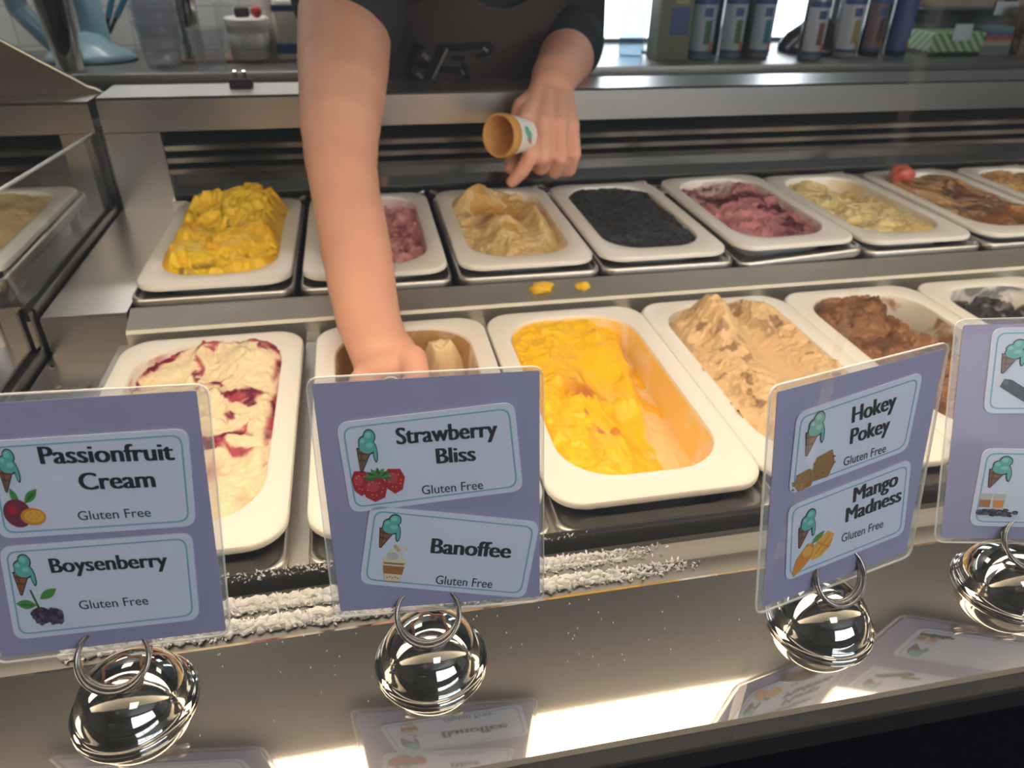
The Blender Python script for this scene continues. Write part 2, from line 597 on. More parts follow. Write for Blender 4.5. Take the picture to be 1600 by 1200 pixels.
# filler sheets at the end of the case
mb = MB()
mb.prof([(1.060, -.3350), (.7280, -.3350), (.7255, -.3370), (.7255, -.3760), (.30, -.3760), (.30, -.3790), (1.06, -.3790)], XA + .003, -.2455)
cpart(mb, 'filler_sheet', STEEL, auto=30)
for (hx, hy) in ((-.318, .700), (-.300, .660), (-.312, .640), (-.272, .655), (-.318, .610), (-.285, .565)):
    cpart(MB().lathe([(.0028, -.0003), (.0028, .0004)], (hx, hy, -.3760), 14), 'screw_head', STEEL_P)
# front glass, two sheets meeting at a vertical joint
for (x0, x1, lb) in ((XS, .1205, 'clear front glass sheet of the display case, in front of the leftmost signs'), (.1212, XB, 'clear front glass sheet of the display case, in front of the signs at the right')):
    g = MB().box(x0, x1, 0, .005, 0, .60).build('glass_panel', GLASS_FRONT, loc=(0, .1485, -.2680))
    tag(g, lb, 'glass panel', 'front glass of the display case')

# ------------------------------------------------------------------ case lamp
cl = thing('strip_light', 'long warm strip light hung above the wells of the display case', 'strip light', (0.6, .32, .085))
MB().box(-1.9, 1.9, -.095, .095, .004, .03, bev=.004).build('lamp_housing', STEEL, cl)
CASEL = mat('warm_strip_diffuser', (1.0, 0.80, 0.56), 0.5, emit=LAMP_CASE)
MB().box(-1.88, 1.88, -.08, .08, -.006, .0035).build('lamp_diffuser', CASEL, cl)
for hx in (-1.89, 1.67):
    MB().box(hx, hx + .03, -.02, .02, .03, 1.415).build('hanger', STEEL, cl)

# ------------------------------------------------------------------ neighbouring case on the left
case2 = thing('display_case', 'second display case adjoining the end of the long one, behind a glass divider', 'display case', (-.9, .8, Z_FLOOR))


def c2part(mb, name, m, **k):
    o = mb.build(name, m, case2, **k)
    o.location = -Vector(case2.location)
    return o


XL0 = -1.6
mb = MB()
mb.prof([(1.0580, -.2330), (1.0580, -.1975), (1.0610, -.1945), (1.135, -.1945), (1.135, -.2330)], XL0, XA - .004)
c2part(mb, 'top_bar', STEEL, auto=30)
c2part(MB().box(-.376, XA - .012, 1.060, 1.10, -.470, -.2340), 'end_post', STEEL)
c2part(MB().box(XL0, -.376, 1.098, 1.10, -.470, -.2340), 'rear_panel', BLACK)
for k, z in enumerate((-.2530, -.2710)):
    mb = MB()
    mb.prof([(1.062, z - .0075), (1.060, z - .0005), (1.064, z + .0015), (1.096, z + .010), (1.096, z + .006)], XL0, -.376)
    c2part(mb, 'louvre_blade', STEEL)
c2part(MB().prof([(1.0975, -.2760), (1.0955, -.2755), (1.0405, -.3200), (1.0405, -.3400), (1.0430, -.3400)], XL0, -.376), 'mirror_plate', STEEL)
mb = MB()
mb.prof([(1.060, -.3350), (.7580, -.3350), (.7555, -.3370), (.7555, -.3760), (.30, -.3760), (.30, -.3790), (1.06, -.3790)], XL0, -.3445)
c2part(mb, 'floor_sheet', STEEL, auto=30)
# divider channel following the step
mb = MB()
for x in (-.3430, -.3315):
    mb.box(x, x + .0025, .727, 1.058, -.337, -.3265)
    mb.box(x, x + .0025, .30, .732, -.378, -.3660)
    mb.box(x, x + .0025, .722, .732, -.378, -.3265)
c2part(mb, 'divider_channel', STEEL_DARK)
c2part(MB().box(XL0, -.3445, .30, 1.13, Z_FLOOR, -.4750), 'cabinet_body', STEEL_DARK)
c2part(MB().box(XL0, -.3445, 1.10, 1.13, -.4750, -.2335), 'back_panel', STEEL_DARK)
c2part(MB().box(-.3405, -.3320, .30, .722, -.3785, -.3700).box(-.3405, -.3320, .732, 1.058, -.340, -.3320), 'rubber_gasket', BLACK)
mb = MB()
zt0, zt1 = -.2345, -.2150
vs = [(-.3390, 1.056, -.331), (-.3390, .735, -.331), (-.3390, .700, zt1), (-.3390, 1.056, zt0)]
vs += [(x + .004, y, z) for x, y, z in vs]
mb.add(vs, [(0, 1, 2, 3), (7, 6, 5, 4), (0, 4, 5, 1), (1, 5, 6, 2), (2, 6, 7, 3), (3, 7, 4, 0)])
g = c2part(mb, 'glass_divider', GLASS_DIV)
mb = MB()
mb.tube([(-.337, 1.056, zt0 + .0008), (-.337, .700, zt1 + .0008)], .0020, 8)
c2part(mb, 'glass_edge', mat('ground_glass_edge', (0.50, 0.54, 0.52), 0.2))
# hood sheet on the bar at the far left
pts = [at(-60, 20, 1.12), at(0, 63, 1.12), at(60, 95, 1.12), at(110, 121, 1.12), at(138, 136, 1.12), at(150, 139, 1.12), at(157, 143, 1.12), at(155, 149, 1.12), at(100, 151, 1.12), at(-60, 153, 1.12)]
mb = MB()
fr_ = [(p.x, 1.118, p.z) for p in pts]
n = len(fr_)
mb.add(fr_ + [(x, 1.124, z) for x, y, z in fr_], [tuple(range(n)), tuple(range(2 * n - 1, n - 1, -1))] + [(i, i + n, (i + 1) % n + n, (i + 1) % n) for i in range(n)])
hood = mb.build('hood_sheet', GRAPHITE)
tag(hood, 'dark grey steel sheet with a slanting edge standing on the second display case', 'steel sheet')
mb = MB()
mb.tube([(p.x, 1.121, p.z) for p in pts[:7]], .0026, 8)
mb.build('rolled_edge', STEEL, hood)

# ------------------------------------------------------------------ pans
def smear_mat(name, smear, amount, seed):
    """white plastic with ice cream smeared on the inner walls"""
    m = mat(name, (0.83, 0.80, 0.75), 0.33)
    nt = m.node_tree
    b = nt.nodes['Principled BSDF']
    tc = nt.nodes.new('ShaderNodeTexCoord')
    mp = nt.nodes.new('ShaderNodeMapping')
    mp.inputs['Location'].default_value = (seed, seed * 2.3, 0)
    nt.links.new(tc.outputs['Object'], mp.inputs[0])
    n = nt.nodes.new('ShaderNodeTexNoise')
    n.inputs['Scale'].default_value = 26
    n.inputs['Detail'].default_value = 6
    n.inputs['Distortion'].default_value = 0.8
    nt.links.new(mp.outputs[0], n.inputs['Vector'])
    r = nt.nodes.new('ShaderNodeMapRange')
    r.inputs['From Min'].default_value = 0.62 - amount * 0.4
    r.inputs['From Max'].default_value = 0.70 - amount * 0.3
    nt.links.new(n.outputs['Fac'], r.inputs['Value'])
    mx = nt.nodes.new('ShaderNodeMix')
    mx.data_type = 'RGBA'
    mx.inputs[6].default_value = (0.80, 0.76, 0.70, 1) if amount < .6 else tuple(0.72 * a + 0.28 * c for a, c in zip((0.88, 0.80, 0.68), smear)) + (1,)
    mx.inputs[7].default_value = (*smear, 1)
    nt.links.new(r.outputs[0], mx.inputs[0])
    nt.links.new(mx.outputs[2], b.inputs['Base Color'])
    return m


def make_pan(label, x, y, z, a, b, smear=(.8, .7, .6), amount=0.2, seed=1.0, group=None, tilt=0.0, back=.017, front=.028, side=.0185):
    mb = MB()
    cy = (front - back) / 2
    bi = b - (front + back) / 2
    ai = a - side
    mk = lambda da, rr: rrect(a + da, b + da, rr)
    ik = lambda da, rr: rrect(ai + da, bi + da, rr, cy=cy)
    R, ri = .027, .044
    L = [(mk(-.0015, R), -.0065), (mk(.0, R), -.0055), (mk(.0, R), -.0022), (mk(-.0008, R), -.0007), (mk(-.0025, R), 0.0),
         (ik(.0030, ri), 0.0), (ik(.0008, ri), -.0010), (ik(0, ri), -.0035), (ik(-.002, ri), -.020), (ik(-.008, ri), -.098), (ik(-.014, ri - .01), -.104)]
    mis = [0] * 7 + [1] * 4
    loops(mb, L, mis=mis)
    # outside of the tub
    L2 = [(mk(-.0015, R), -.0065), (ik(.004, ri), -.0060), (ik(-.004, ri), -.104), (ik(-.012, ri - .01), -.108)]
    loops(mb, [(p, zz) for p, zz in L2][::1], 0)
    inner = smear_mat('pan_lining_' + label.split()[0], smear, amount, seed)
    o = mb.build('ice_cream_pan', [WHITE_PL, inner], auto=38, loc=(x, y, z))
    o.rotation_euler = (0, tilt, 0)
    tag(o, label, 'ice cream pan', group)
    return o


def make_tray(label, x, y, z, a, b, group, tilt=0.0):
    mb = MB()
    mk = lambda da, rr: rrect(a + da, b + da, max(rr, .003))
    L = [(mk(-.0015, .014), -.0130), (mk(.0, .015), -.0100), (mk(.0, .015), -.0030), (mk(-.0010, .014), -.0008), (mk(-.0026, .013), 0),
         (mk(-.0042, .012), -.0008), (mk(-.0052, .012), -.0026), (mk(-.0070, .012), -.0030), (mk(-.0160, .030), -.0034), (mk(-.0175, .030), -.0060), (mk(-.0185, .030), -.0900)]
    loops(mb, L, cap_last=False)
    o = mb.build('steel_tray', STEEL_TRAY, auto=50, loc=(x, y, z))
    o.rotation_euler = (0, tilt, 0)
    tag(o, label, 'steel tray', group)
    return o


# ---- numpy noise
def _tab(seed):
    return np.random.RandomState(seed).rand(256, 256)


_T = {}


def vn(x, y, seed):
    if seed not in _T: _T[seed] = _tab(seed)
    T = _T[seed]
    xi = np.floor(x).astype(int); yi = np.floor(y).astype(int)
    fx = x - xi; fy = y - yi
    fx = fx * fx * fx * (fx * (fx * 6 - 15) + 10); fy = fy * fy * fy * (fy * (fy * 6 - 15) + 10)
    g = lambda i, j: T[(xi + i) & 255, (yi + j) & 255]
    return (g(0, 0) * (1 - fx) + g(1, 0) * fx) * (1 - fy) + (g(0, 1) * (1 - fx) + g(1, 1) * fx) * fy


def fbm(x, y, s, o, seed, ridge=False):
    """x, y in metres, s the largest feature size in metres; result about 0..1"""
    t = np.zeros_like(x); A = 0; amp = 1.0; f = 1.0 / s
    for i in range(o):
        c, q = math.cos(.7 * i), math.sin(.7 * i)
        v = vn((x * c - y * q) * f + 17.3 * i + 40, (x * q + y * c) * f + 9.1 * i + 40, seed + i)
        if ridge: v = 1 - np.abs(2 * v - 1)
        t += amp * v; A += amp; amp *= 0.52; f *= 2.03
    return t / A


def sst(e0, e1, x):
    t = np.clip((x - e0) / (e1 - e0), 0, 1)
    return t * t * (3 - 2 * t)


def gs(x, y, cx, cy, rx, ry, ang=0.0):
    c, s = math.cos(ang), math.sin(ang)
    dx, dy = x - cx, y - cy
    u, v = dx * c + dy * s, -dx * s + dy * c
    return np.exp(-(u / rx) ** 2 - (v / ry) ** 2)


def ice_mat(name, base, ripple, bits, rough=0.42, fine=0.10, sss=0.12, spec=0.35, bump=0.25):
    m = mat(name, base, rough, bump=bump, bscale=420, sss=sss, sss_r=(1, .8, .5), spec=spec)
    nt = m.node_tree
    b = nt.nodes['Principled BSDF']

    def attr(nm):
        a = nt.nodes.new('ShaderNodeAttribute'); a.attribute_name = nm
        return a.outputs['Fac']
    tc = nt.nodes.new('ShaderNodeTexCoord')
    n = nt.nodes.new('ShaderNodeTexNoise'); n.inputs['Scale'].default_value = 90; n.inputs['Detail'].default_value = 5
    nt.links.new(tc.outputs['Object'], n.inputs['Vector'])
    m0 = nt.nodes.new('ShaderNodeMix'); m0.data_type = 'RGBA'
    m0.inputs[6].default_value = tuple(c * (1 - fine) for c in base) + (1,)
    m0.inputs[7].default_value = tuple(min(1, c * (1 + fine)) for c in base) + (1,)
    nt.links.new(n.outputs['Fac'], m0.inputs[0])
    m1 = nt.nodes.new('ShaderNodeMix'); m1.data_type = 'RGBA'
    m1.inputs[7].default_value = (*ripple, 1)
    nt.links.new(attr('ripple'), m1.inputs[0]); nt.links.new(m0.outputs[2], m1.inputs[6])
    m2 = nt.nodes.new('ShaderNodeMix'); m2.data_type = 'RGBA'
    m2.inputs[7].default_value = (*bits, 1)
    nt.links.new(attr('bits'), m2.inputs[0]); nt.links.new(m1.outputs[2], m2.inputs[6])
    nt.links.new(m2.outputs[2], b.inputs['Base Color'])
    return m


def ice_cream(name, label, px, py, pz, a, b, fn, m, step=.0013, cyo=.0055, seed=1, jit=.003, tilt=0.0, over=0.004, group=None):
    """height field of ice cream filling a tub; fn(x, y, s) -> height, ripple, bits"""
    r = .044
    xs = np.arange(-a - .006, a + .0061, step); ys = np.arange(-b - .006, b + .0061, step)
    X, Y = np.meshgrid(xs, ys)
    qx = np.abs(X) - (a - r); qy = np.abs(Y) - (b - r)
    s = np.hypot(np.maximum(qx, 0), np.maximum(qy, 0)) + np.minimum(np.maximum(qx, qy), 0) - r
    H, rp, bt = fn(X, Y, s)
    JX = (fbm(X, Y, .014, 3, seed + 300) - .5) * 2 * jit
    JY = (fbm(X, Y, .014, 3, seed + 400) - .5) * 2 * jit
    inside = np.clip(-s / .006, 0, 1)
    VX = X + JX * inside; VY = Y + JY * inside + cyo
    ny, nx = X.shape
    keep = s < over
    idx = -np.ones(X.shape, int)
    fk = keep[:-1, :-1] & keep[1:, :-1] & keep[:-1, 1:] & keep[1:, 1:]
    used = np.zeros(X.shape, bool)
    used[:-1, :-1] |= fk; used[1:, :-1] |= fk; used[:-1, 1:] |= fk; used[1:, 1:] |= fk
    idx[used] = np.arange(used.sum())
    V = np.stack([VX[used], VY[used], H[used]], 1)
    Fc = np.stack([idx[:-1, :-1][fk], idx[:-1, 1:][fk], idx[1:, 1:][fk], idx[1:, :-1][fk]], 1)
    o = new_mesh_obj(name, V.tolist(), Fc.tolist(), m, None, None, True, (px, py, pz))
    for nm, arr in (('ripple', rp), ('bits', bt)):
        at_ = o.data.attributes.new(nm, 'FLOAT', 'POINT')
        at_.data.foreach_set('value', np.clip(arr[used], 0, 1).astype(np.float32))
    o.rotation_euler = (0, tilt, 0)
    tag(o, label, 'ice cream', group)
    return o


Z0 = lambda x: np.zeros_like(x)


def edge_cap(H, s, k=.9, top=-.004):
    """keeps the surface under the rim where it meets the tub wall"""
    return np.minimum(H, top + np.clip(-s, -.01, 1) * k)


# front row
FZ, FY, FA, FB = -.3400, .5220, .0825, .1510
FX = (-.1525, .0245, .1920, .3570, .5220, .6880)
BZ, BY, BA, BB = -.3180, .8890, .0790, .1412
BX = (-.1630, .0060, .1760, .3410, .5090, .6770, .8450, 1.0130)


def f_boysen(x, y, s):
    wx = x + (fbm(x, y, .03, 3, 11) - .5) * .03; wy = y + (fbm(x, y, .03, 3, 12) - .5) * .03
    h = -.006 + (fbm(x, y, .030, 5, 1) - .5) * .020 + (fbm(wx, wy, .011, 4, 2, True) - .6) * .006
    h += .010 * gs(x, y, .040, .105, .022, .03) + .006 * gs(x, y, 0, .125, .05, .012)
    h -= .010 * gs(x, y, .02, -.09, .045, .05) + .008 * gs(x, y, -.02, .075, .035, .02)
    groove = gs(x, y, .005, .055, .004, .05, .5)
    h += .003 * groove
    rip = sst(.56, .70, fbm(wx * .9, wy, .026, 4, 5, True)) * sst(.42, .56, fbm(x, y, .035, 3, 6))
    rip = np.maximum(rip, sst(-.010, -.003, s) * sst(.42, .60, fbm(x, y, .035, 3, 8)))
    rip = np.maximum(rip, .85 * gs(x, y, .012, -.058, .018, .012) * sst(.3, .5, fbm(x, y, .012, 3, 9)))
    rip *= 1 - .9 * gs(x, y, .02, -.105, .05, .035)
    bt = sst(.52, .64, fbm(x, y, .016, 3, 21)) * sst(.45, .9, rip)
    e = sst(.02, .06, y) * sst(.25, .6, fbm(x, y, .02, 3, 31)) * .010
    return edge_cap(h, s, 1.5, -.005 + e), rip, bt


def f_banoffee(x, y, s):
    h = -.070 + (fbm(x, y, .03, 4, 41) - .5) * .022 + .066 * np.clip(1.35 * gs(x, y, .036, .104, .020, .017), 0, 1) ** .8 + .020 * gs(x, y, -.035, .02, .02, .1)
    h += .012 * sst(-.012, .0, s) * fbm(x, y, .03, 3, 44)
    h += (fbm(x, y, .010, 3, 43, True) - .6) * .006
    rip = sst(.35, .65, fbm(x, y, .045, 4, 42)) * np.clip(1 - 1.3 * gs(x, y, .034, .108, .026, .022), 0, 1)
    return h, rip, Z0(x)


def f_mango(x, y, s):
    bd = x - (.012 + .17 * (y + .12)) + (fbm(x, y, .03, 3, 59) - .5) * .012
    side = sst(-.030, .0, bd)
    drop = sst(-.002, .010, bd)
    base = -.006 * (1 - side) - .016 * side * (1 - drop) - (.030 + .35 * np.clip(bd, 0, 1)) * drop
    crumb = sst(.000, -.028, x - .10 * y) * .9
    crumb = np.maximum(crumb, sst(.075, .10, y))
    wx = x + (fbm(x, y, .02, 3, 51) - .5) * .02; wy = y + (fbm(x, y, .02, 3, 52) - .5) * .02
    h = base + (fbm(x, y, .05, 3, 53) - .5) * .012
    h += crumb * ((fbm(wx, wy, .018, 4, 54) - .5) * .013 + (fbm(wx, wy, .008, 3, 55, True) - .6) * .004)
    # scooped trough along the middle with lip
    h -= .016 * gs(x, y, .010, .030, .022, .055, .15)
    h -= .016 * gs(x, y, .012, -.060, .020, .060, .12)
    h += .010 * gs(x, y, .020, -.012, .014, .008, .4)
    h += .007 * gs(x, y, -.008, -.04, .004, .05, .1)
    h = h * 1.0
    h += (1 - crumb) * (fbm(x, y * .35, .006, 2, 58) - .5) * .0022
    left = sst(.0, -.015, x + .01 - .05 * y)
    bt = sst(.50, .62, fbm(x * 1.6, y * .7, .022, 3, 56)) * gs(x, y, -.016, -.035, .018, .05) * 1.5
    rip = sst(.000, .006, bd) * sst(.66, .58, fbm(x, y, .022, 4, 57)) * .95
    h = h * (1 - drop) + drop * (base + (fbm(x, y, .02, 3, 50) - .5) * .003)
    return edge_cap(h, s, 1.0, -.007), rip, bt


def f_hokey(x, y, s):
    wx = x + (fbm(x, y, .02, 3, 61) - .5) * .02; wy = y + (fbm(x, y, .02, 3, 62) - .5) * .02
    rough = 1 - gs(x, y, .018, .02, .022, .10, .25)
    h = .000 + .034 * gs(x, y, -.020, .085, .020, .040) + .012 * gs(x, y, .035, .10, .02, .025) - .014 * gs(x, y, .020, .0, .026, .10, .2)
    h += rough * ((fbm(wx, wy, .022, 4, 63) - .5) * .020 + (fbm(wx, wy, .008, 3, 64, True) - .6) * .007)
    h -= .020 * gs(x, y, -.050, .12, .014, .02)
    e = .012 * sst(.2, .6, fbm(x, y, .02, 3, 66)) * sst(.06, -.02, y)
    bt = sst(.70, .76, fbm(x, y, .011, 2, 65)) * rough * .8
    rip = sst(.4, .7, fbm(x, y, .03, 3, 67)) * .35 * rough
    return edge_cap(h, s, 1.3, -.004 + e), rip, bt


def f_choc(x, y, s):
    wx = x + (fbm(x, y, .02, 3, 71) - .5) * .02; wy = y + (fbm(x, y, .02, 3, 72) - .5) * .02
    d = x - .012 - .22 * (y - .05) * 0 + (fbm(x, y, .03, 3, 76) - .5) * .03
    right = sst(.002, .020, d) * sst(-.06, -.02, y)
    h = .000 * (1 - right) - .075 * right + (fbm(wx, wy, .02, 4, 73) - .5) * .018 + (fbm(wx, wy, .008, 3, 74, True) - .6) * .006
    rip = sst(.45, .68, fbm(x, y, .018, 4, 75))
    return edge_cap(h, s, 1.3, -.004), rip, Z0(x)


def f_lico(x, y, s):
    wx = x + (fbm(x, y, .02, 3, 81) - .5) * .03; wy = y + (fbm(x, y, .02, 3, 82) - .5) * .03
    h = -.016 + (fbm(wx, wy, .035, 4, 83) - .5) * .035 + (fbm(wx, wy, .009, 3, 84, True) - .6) * .006
    rip = sst(.66, .80, fbm(wx, wy, .030, 4, 85, True)) * .55
    return edge_cap(h, s, 1.3, -.004), rip, Z0(x)


def f_passion(x, y, s):
    wx = x + (fbm(x, y, .03, 3, 91) - .5) * .04; wy = y + (fbm(x, y, .03, 3, 92) - .5) * .04
    h = .010 + .010 * gs(x, y, .01, .10, .06, .05) - .010 * sst(.0, -.12, y)
    h += (fbm(wx, wy, .050, 2, 93) - .5) * .024
    pl = fbm(wx * .8, wy * 1.6, .030, 3, 94, True)
    h += sst(.45, .8, pl) * .012 - .004
    h += (fbm(x, y, .010, 3, 96) - .5) * .005
    bt = sst(.67, .73, fbm(wx * 2.4, wy, .020, 3, 95)) * sst(.75, .45, pl) * .8
    rip = sst(.35, .75, fbm(wx, wy, .03, 4, 97)) * .9
    return edge_cap(h, s, 1.6, .001 + .008 * sst(.04, .10, y)), rip, bt


def f_straw(x, y, s):
    wx = x + (fbm(x, y, .02, 3, 101) - .5) * .02; wy = y + (fbm(x, y, .02, 3, 102) - .5) * .02
    h = -.014 + (fbm(wx, wy, .024, 4, 103) - .5) * .030 + (fbm(wx, wy, .009, 3, 104, True) - .6) * .008
    rip = sst(.5, .7, fbm(x, y, .02, 4, 105))
    return edge_cap(h, s, 1.2, -.010), rip, sst(.64, .72, fbm(x, y, .012, 3, 106)) * .8


def f_toffee(x, y, s):
    wx = x + (fbm(x, y, .03, 3, 111) - .5) * .03; wy = y + (fbm(x, y, .03, 3, 112) - .5) * .03
    h = -.012 + .026 * gs(x, y, -.03, .10, .028, .025) + .020 * gs(x, y, -.005, -.01, .022, .04) + .026 * gs(x, y, .042, .0, .010, .04)
    h += .014 * gs(x, y, .0, .115, .05, .02)
    h -= .012 * gs(x, y, .02, .05, .02, .03)
    h += (fbm(wx, wy, .024, 4, 113) - .5) * .016 + (fbm(wx, wy, .009, 3, 114, True) - .6) * .004
    rip = sst(.56, .70, fbm(wx, wy, .03, 4, 115)) * .8
    bt = sst(.60, .66, fbm(x, y, .02, 3, 116)) * gs(x, y, -.012, .02, .02, .03)
    return edge_cap(h, s, 1.2, -.008 + .010 * sst(.09, .12, y)), rip, bt


def f_black(x, y, s):
    h = -.005 + (fbm(x, y, .04, 3, 121) - .5) * .014 + (fbm(x, y, .008, 4, 122, True) - .6) * .006 + .004 * sst(.10, .13, y)
    return edge_cap(h, s, 1.2, -.006), sst(.5, .8, fbm(x, y, .02, 4, 123)), Z0(x)


def f_berry(x, y, s):
    wx = x + (fbm(x, y, .03, 3, 131) - .5) * .04; wy = y + (fbm(x, y, .03, 3, 132) - .5) * .04
    h = -.008 + (fbm(wx, wy, .03, 4, 133) - .5) * .030 + (fbm(wx, wy, .010, 3, 134, True) - .6) * .006
    h -= .008 * gs(x, y, -.03, .12, .04, .03)
    bt = sst(.53, .66, fbm(wx * .7, wy, .028, 4, 135)) * .95
    bt = np.maximum(bt, gs(x, y, .03, -.085, .026, .022) * sst(.3, .5, fbm(wx, wy, .015, 3, 136)))
    rip = sst(.50, .66, fbm(x, y, .05, 3, 137)) * sst(.02, .08, y) * .8
    return edge_cap(h, s, 1.2, -.008), rip, bt


def f_vanilla(x, y, s):
    wx = x + (fbm(x, y, .02, 3, 141) - .5) * .02; wy = y + (fbm(x, y, .02, 3, 142) - .5) * .02
    h = -.008 + (fbm(wx, wy, .03, 4, 143) - .5) * .018 + (fbm(wx, wy, .009, 3, 144, True) - .6) * .006 - .016 * gs(x, y, .04, .08, .03, .05)
    return edge_cap(h, s, 1.2, -.008), sst(.5, .7, fbm(x, y, .03, 4, 145)), sst(.68, .74, fbm(x, y, .012, 3, 146)) * .6


def f_swirl(x, y, s):
    wx = x + (fbm(x, y, .05, 2, 151) - .5) * .09; wy = y + (fbm(x, y, .05, 2, 152) - .5) * .09
    h = -.004 + .014 * gs(x, y, .02, -.06, .045, .05) + .010 * gs(x, y, -.03, .09, .03, .05) + (fbm(wx, wy, .05, 2, 153) - .5) * .016
    rip = sst(.45, .75, fbm(wx, wy * .6, .030, 3, 154, True))
    bt = sst(.62, .75, fbm(wx, wy, .05, 2, 155)) * .9
    return edge_cap(h, s, 1.2, -.004), rip, bt


def f_tan(x, y, s):
    h = -.004 + (fbm(x, y, .03, 4, 161) - .5) * .02 + (fbm(x, y, .009, 3, 162, True) - .6) * .005
    return edge_cap(h, s, 1.2, -.004), sst(.4, .7, fbm(x, y, .03, 3, 163)), sst(.66, .72, fbm(x, y, .012, 3, 164)) * .7


front_specs = [
    ('boysenberry_ice_cream', 'cream coloured ice cream rippled with dark red berry, behind the Boysenberry sign', f_boysen,
     ((.86, .73, .50), (.42, .05, .09), (.16, .012, .035)), ((.62, .30, .34), .30), 'white pan smeared red, holding the cream and berry ripple ice cream', {}),
    ('banoffee_ice_cream', 'nearly finished brown caramel ice cream under the hand of the server', f_banoffee,
     ((.80, .62, .38), (.40, .21, .08), (.2, .1, .03)), ((.46, .27, .11), .66), 'white pan scraped nearly empty with brown smeared walls, under the hand', {}),
    ('mango_ice_cream', 'bright yellow scooped mango ice cream sloping down to a bare pan wall', f_mango,
     ((.93, .54, .012), (.90, .66, .34), (.58, .19, .02)), ((.90, .62, .18), .60), 'white pan with a peach smeared inner wall, holding the bright yellow ice cream', dict(rough=.33)),
    ('hokey_pokey_ice_cream', 'tan crumbly heaped ice cream with dark specks, between the yellow and the chocolate pans', f_hokey,
     ((.70, .49, .27), (.58, .37, .18), (.26, .14, .08)), ((.75, .60, .42), .25), 'white pan holding the tan crumbly ice cream', {}),
    ('chocolate_ice_cream', 'brown chocolate ice cream with one side of its pan scraped bare', f_choc,
     ((.27, .130, .062), (.14, .058, .026), (.1, .04, .02)), ((.40, .22, .12), .20), 'white pan with a bare scraped side, holding the brown chocolate ice cream', {}),
    ('liquorice_ice_cream', 'black and grey streaked ice cream behind the rightmost sign', f_lico,
     ((.028, .028, .03), (.30, .28, .26), (.02, .02, .02)), ((.20, .20, .20), .5), 'white pan holding the black and grey streaked ice cream', {}),
]
back_specs = [
    ('passionfruit_ice_cream', 'heaped yellow ice cream with dark seeds in the back row, next to the arm', f_passion,
     ((.94, .62, .03), (.90, .46, .01), (.16, .09, .01)), ((.85, .62, .2), .25), 'white pan holding the heaped yellow ice cream with dark seeds', dict(rough=.4)),
    ('strawberry_ice_cream', 'pink lumpy ice cream half hidden behind the arm', f_straw,
     ((.60, .29, .28), (.46, .17, .18), (.28, .06, .08)), ((.70, .52, .50), .4), 'white pan holding the pink ice cream behind the arm', {}),
    ('toffee_ice_cream', 'pale beige folded ice cream with caramel streaks below the wafer cup', f_toffee,
     ((.72, .53, .25), (.60, .33, .08), (.36, .14, .02)), ((.70, .55, .32), .4), 'white pan holding the pale beige folded ice cream below the wafer cup', {}),
    ('charcoal_ice_cream', 'solid black ice cream filling its pan in the back row', f_black,
     ((.022, .023, .026), (.040, .040, .044), (.02, .02, .02)), ((.3, .3, .3), .1), 'white pan filled with the solid black ice cream', {}),
    ('berry_ice_cream', 'dusky pink ice cream streaked with dark purple in the back row', f_berry,
     ((.50, .21, .22), (.74, .60, .55), (.10, .018, .035)), ((.66, .50, .48), .4), 'white pan holding the dusky pink ice cream streaked with purple', {}),
    ('vanilla_ice_cream', 'pale cream coloured lumpy ice cream in the back row', f_vanilla,
     ((.80, .66, .34), (.74, .56, .24), (.50, .36, .12)), ((.78, .66, .45), .4), 'white pan holding the pale cream coloured ice cream', {}),
    ('caramel_swirl_ice_cream', 'glossy brown and cream swirled ice cream topped with a red strawberry', f_swirl,
     ((.62, .37, .16), (.24, .10, .035), (.10, .05, .03)), ((.5, .3, .15), .2), 'white pan holding the glossy brown swirled ice cream', dict(rough=.2, bump=.06)),
    ('biscuit_ice_cream', 'tan speckled ice cream in the last back row pan at the right', f_tan,
     ((.55, .36, .16), (.46, .27, .10), (.25, .13, .05)), ((.6, .5, .35), .2), 'white pan holding the tan speckled ice cream at the right end of the back row', {}),
]
for i, (nm, lb, fn, cols, (sc, sa), plb, kw) in enumerate(front_specs):
    make_pan(plb, FX[i], FY, FZ, FA, FB, sc, sa, 1.7 * i + .3, 'white pans in the front row')
    ice_cream(nm, lb, FX[i], FY, FZ, FA - .0185, FB - .0225, fn, ice_mat(nm + '_surface', *cols, **kw), seed=i * 3, step=.0012, group='ice creams in the front row')
    make_tray('steel tray under ' + ('the pan of berry ripple', 'the nearly empty brown pan', 'the bright yellow mango pan', 'the tan crumbly pan', 'the chocolate pan', 'the black and grey streaked pan')[i], FX[i], .5165, FZ - .0110, .0820, .1605, 'steel trays in the front row')
for i, (nm, lb, fn, cols, (sc, sa), plb, kw) in enumerate(back_specs):
    dz, tl = (0.004, .02) if i == 4 else (0, 0)
    make_pan(plb, BX[i], BY, BZ + dz, BA, BB, sc, sa, 2.1 * i + .7, 'white pans in the back row', tilt=-tl)
    ice_cream(nm, lb, BX[i], BY, BZ + dz, BA - .0185, BB - .0225, fn, ice_mat(nm + '_surface', *cols, **kw), seed=40 + i * 3, step=.0015, tilt=-tl, group='ice creams in the back row')
    tt = .065 if i == 4 else 0
    make_tray('steel tray under ' + ('the heaped yellow pan', 'the pink pan behind the arm', 'the pale beige pan', 'the solid black pan', 'the dusky pink pan, tilted up at one side', 'the pale cream pan', 'the brown swirled pan', 'the tan speckled pan')[i], BX[i], .8860, BZ - .0090 + (.001 if i == 4 else 0), .0815, .1480, 'steel trays in the back row', tilt=-tt)
